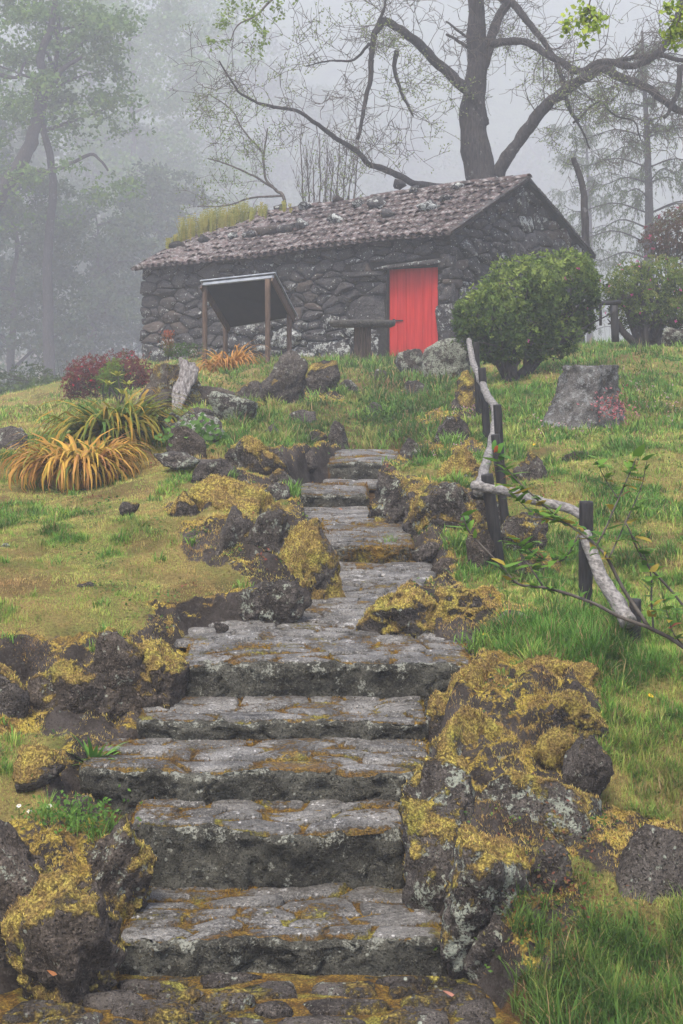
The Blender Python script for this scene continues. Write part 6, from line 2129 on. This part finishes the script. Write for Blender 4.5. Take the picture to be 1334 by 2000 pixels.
for cx, cy, Y, sx in ((1260, 760, 16, 60), (1300, 800, 15, 40), (1090, 830, 14, 40), (900, 760, 15.3, 25), (880, 840, 13.4, 20), (1200, 735, 17, 60)):
    for _ in range(n // 6):
        p = P(cx + rng.normal(0, sx), cy, Y + rng.normal(0, .5)); p[2] = gz(p[0], p[1]) + rng.uniform(.02, .06); pos.append(p)
pos = np.repeat(np.array(pos), 3, 0) + rng.normal(0, .008, (len(pos) * 3, 3))
add_leaves(mb, pos, .018, mixcol([(0.55, 0.28, 0.36), (0.65, 0.42, 0.48)], rng.random(len(pos))), None, 1, .8, rng)
tag(mb.build("pink_ground_flowers", M['petal']), "tiny pink flowers sprinkled through the right slope", "flowers", kind="stuff")
# red-leaved creeper at the stump and weeds among the right rocks
for lab, cx, cy, Y, sx, sy, n, cols, sz in (("red and pink creeper on the right side of the big stump", 1195, 795, 13.7, 20, 16, 220, [(0.22, 0.03, 0.03), (0.45, 0.18, 0.2), (0.10, 0.07, 0.03)], .035),
                                    ("brown-red leafy weeds hanging among the right foreground rocks", 1085, 1760, 5.35, 60, 75, 700, [(0.05, 0.09, 0.015), (0.11, 0.06, 0.025), (0.16, 0.045, 0.03), (0.08, 0.13, 0.02)], .018),
                                    ("low green weed mat between the right foreground rocks", 1120, 1850, 5.3, 90, 40, 500, [(0.04, 0.09, 0.015), (0.08, 0.15, 0.025), (0.16, 0.10, 0.04)], .022),
                                    ("lush leafy weeds above the lower left rocks", 150, 1590, 5.85, 50, 18, 420, [(0.05, 0.12, 0.02), (0.10, 0.20, 0.03)], .022),
                                    ("green weeds in the middle of the upper bank", 745, 815, 15.2, 35, 22, 300, [(0.03, 0.07, 0.015), (0.06, 0.12, 0.02)], .05)):
    c = P(cx, cy, Y); root = empty("weed_patch", c); tag(root, lab, "weeds")
    px_, py_ = rng.normal(cx, sx, n), rng.normal(cy, sy, n)
    pos = np.array([P(a, b_, Y + rng.normal(0, .05) - (b_ - cy) / 900) for a, b_ in zip(px_, py_)])
    g = ground_z(pos[:, 0], pos[:, 1]); pos[:, 2] = np.maximum(pos[:, 2], g + .005)
    mb = MB(); add_leaves(mb, pos, sz, mixcol(cols, rng.random(n)), np.tile([0, -.6, .7], (n, 1)), .8, .5, rng); mb.build("foliage", M['foliage'], root)

# fallen leaves
M['dead'] = m_foliage("dry leaf", .2, .8, .1)
for px, py, Y, L_, c, lab in ((885, 1945, 5.1, .05, (0.36, 0.17, 0.12), "long dry pinkish leaf at the foot of the lowest step"), (815, 1985, 4.98, .025, (0.42, 0.14, 0.07), "small orange fallen leaf on the path"), (619, 1778, 5.62, .015, (0.4, 0.42, 0.06), "tiny yellow leaf on the lowest tread"), (108, 1905, 5.0, .05, (0.28, 0.12, 0.05), "brown dry leaf stuck on the big rounded boulder"), (668, 995, 11.3, .05, (0.45, 0.16, 0.05), "orange fallen leaf below the cracked step")):
    c0 = P(px, py, Y); z = max(gz(c0[0], c0[1]) + .045, c0[2] - .0)
    mb = MB(); add_ribbons(mb, np.array([[c0[0], c0[1], z]]), 2.4, L_, L_ * .45, .25, -.25, 4, [c], [tuple(x * .8 for x in c)])
    tag(mb.build("fallen_leaf", M['dead'], origin=(c0[0], c0[1], z)), lab, "leaf")

# ------------------------------------------------------------------ haze
t = NT("haze air")
t.n.remove(t.tc)
pv = t.n.new("ShaderNodeVolumePrincipled")
pv.inputs["Color"].default_value = (*HAZE_COLOR, 1)
pv.inputs["Density"].default_value = HAZE_DENSITY
pv.inputs["Anisotropy"].default_value = 0.0
t.link(pv.outputs[0], t.out.inputs["Volume"])
zmin = min((o.matrix_world @ Vector(c)).z for o in COL.objects if o.name.startswith("ground") for c in o.bound_box)
bpy.context.view_layer.update()
zs = [(o.matrix_world @ Vector(c)).z for o in COL.objects if o.type == 'MESH' for c in o.bound_box]
mb = MB()
box(mb, -300, 300, -48, 310, min(zs) - 1.0, max(zs) + 0.8)
o = mb.build("haze", t.m, smooth=False)
tag(o, kind="stuff")
_f = 0
for _o in COL.objects:
    if _o.type == "MESH":
        _f += len(_o.data.loops) - 2 * len(_o.data.polygons)
print("triangles", _f, "objects", len(COL.objects))
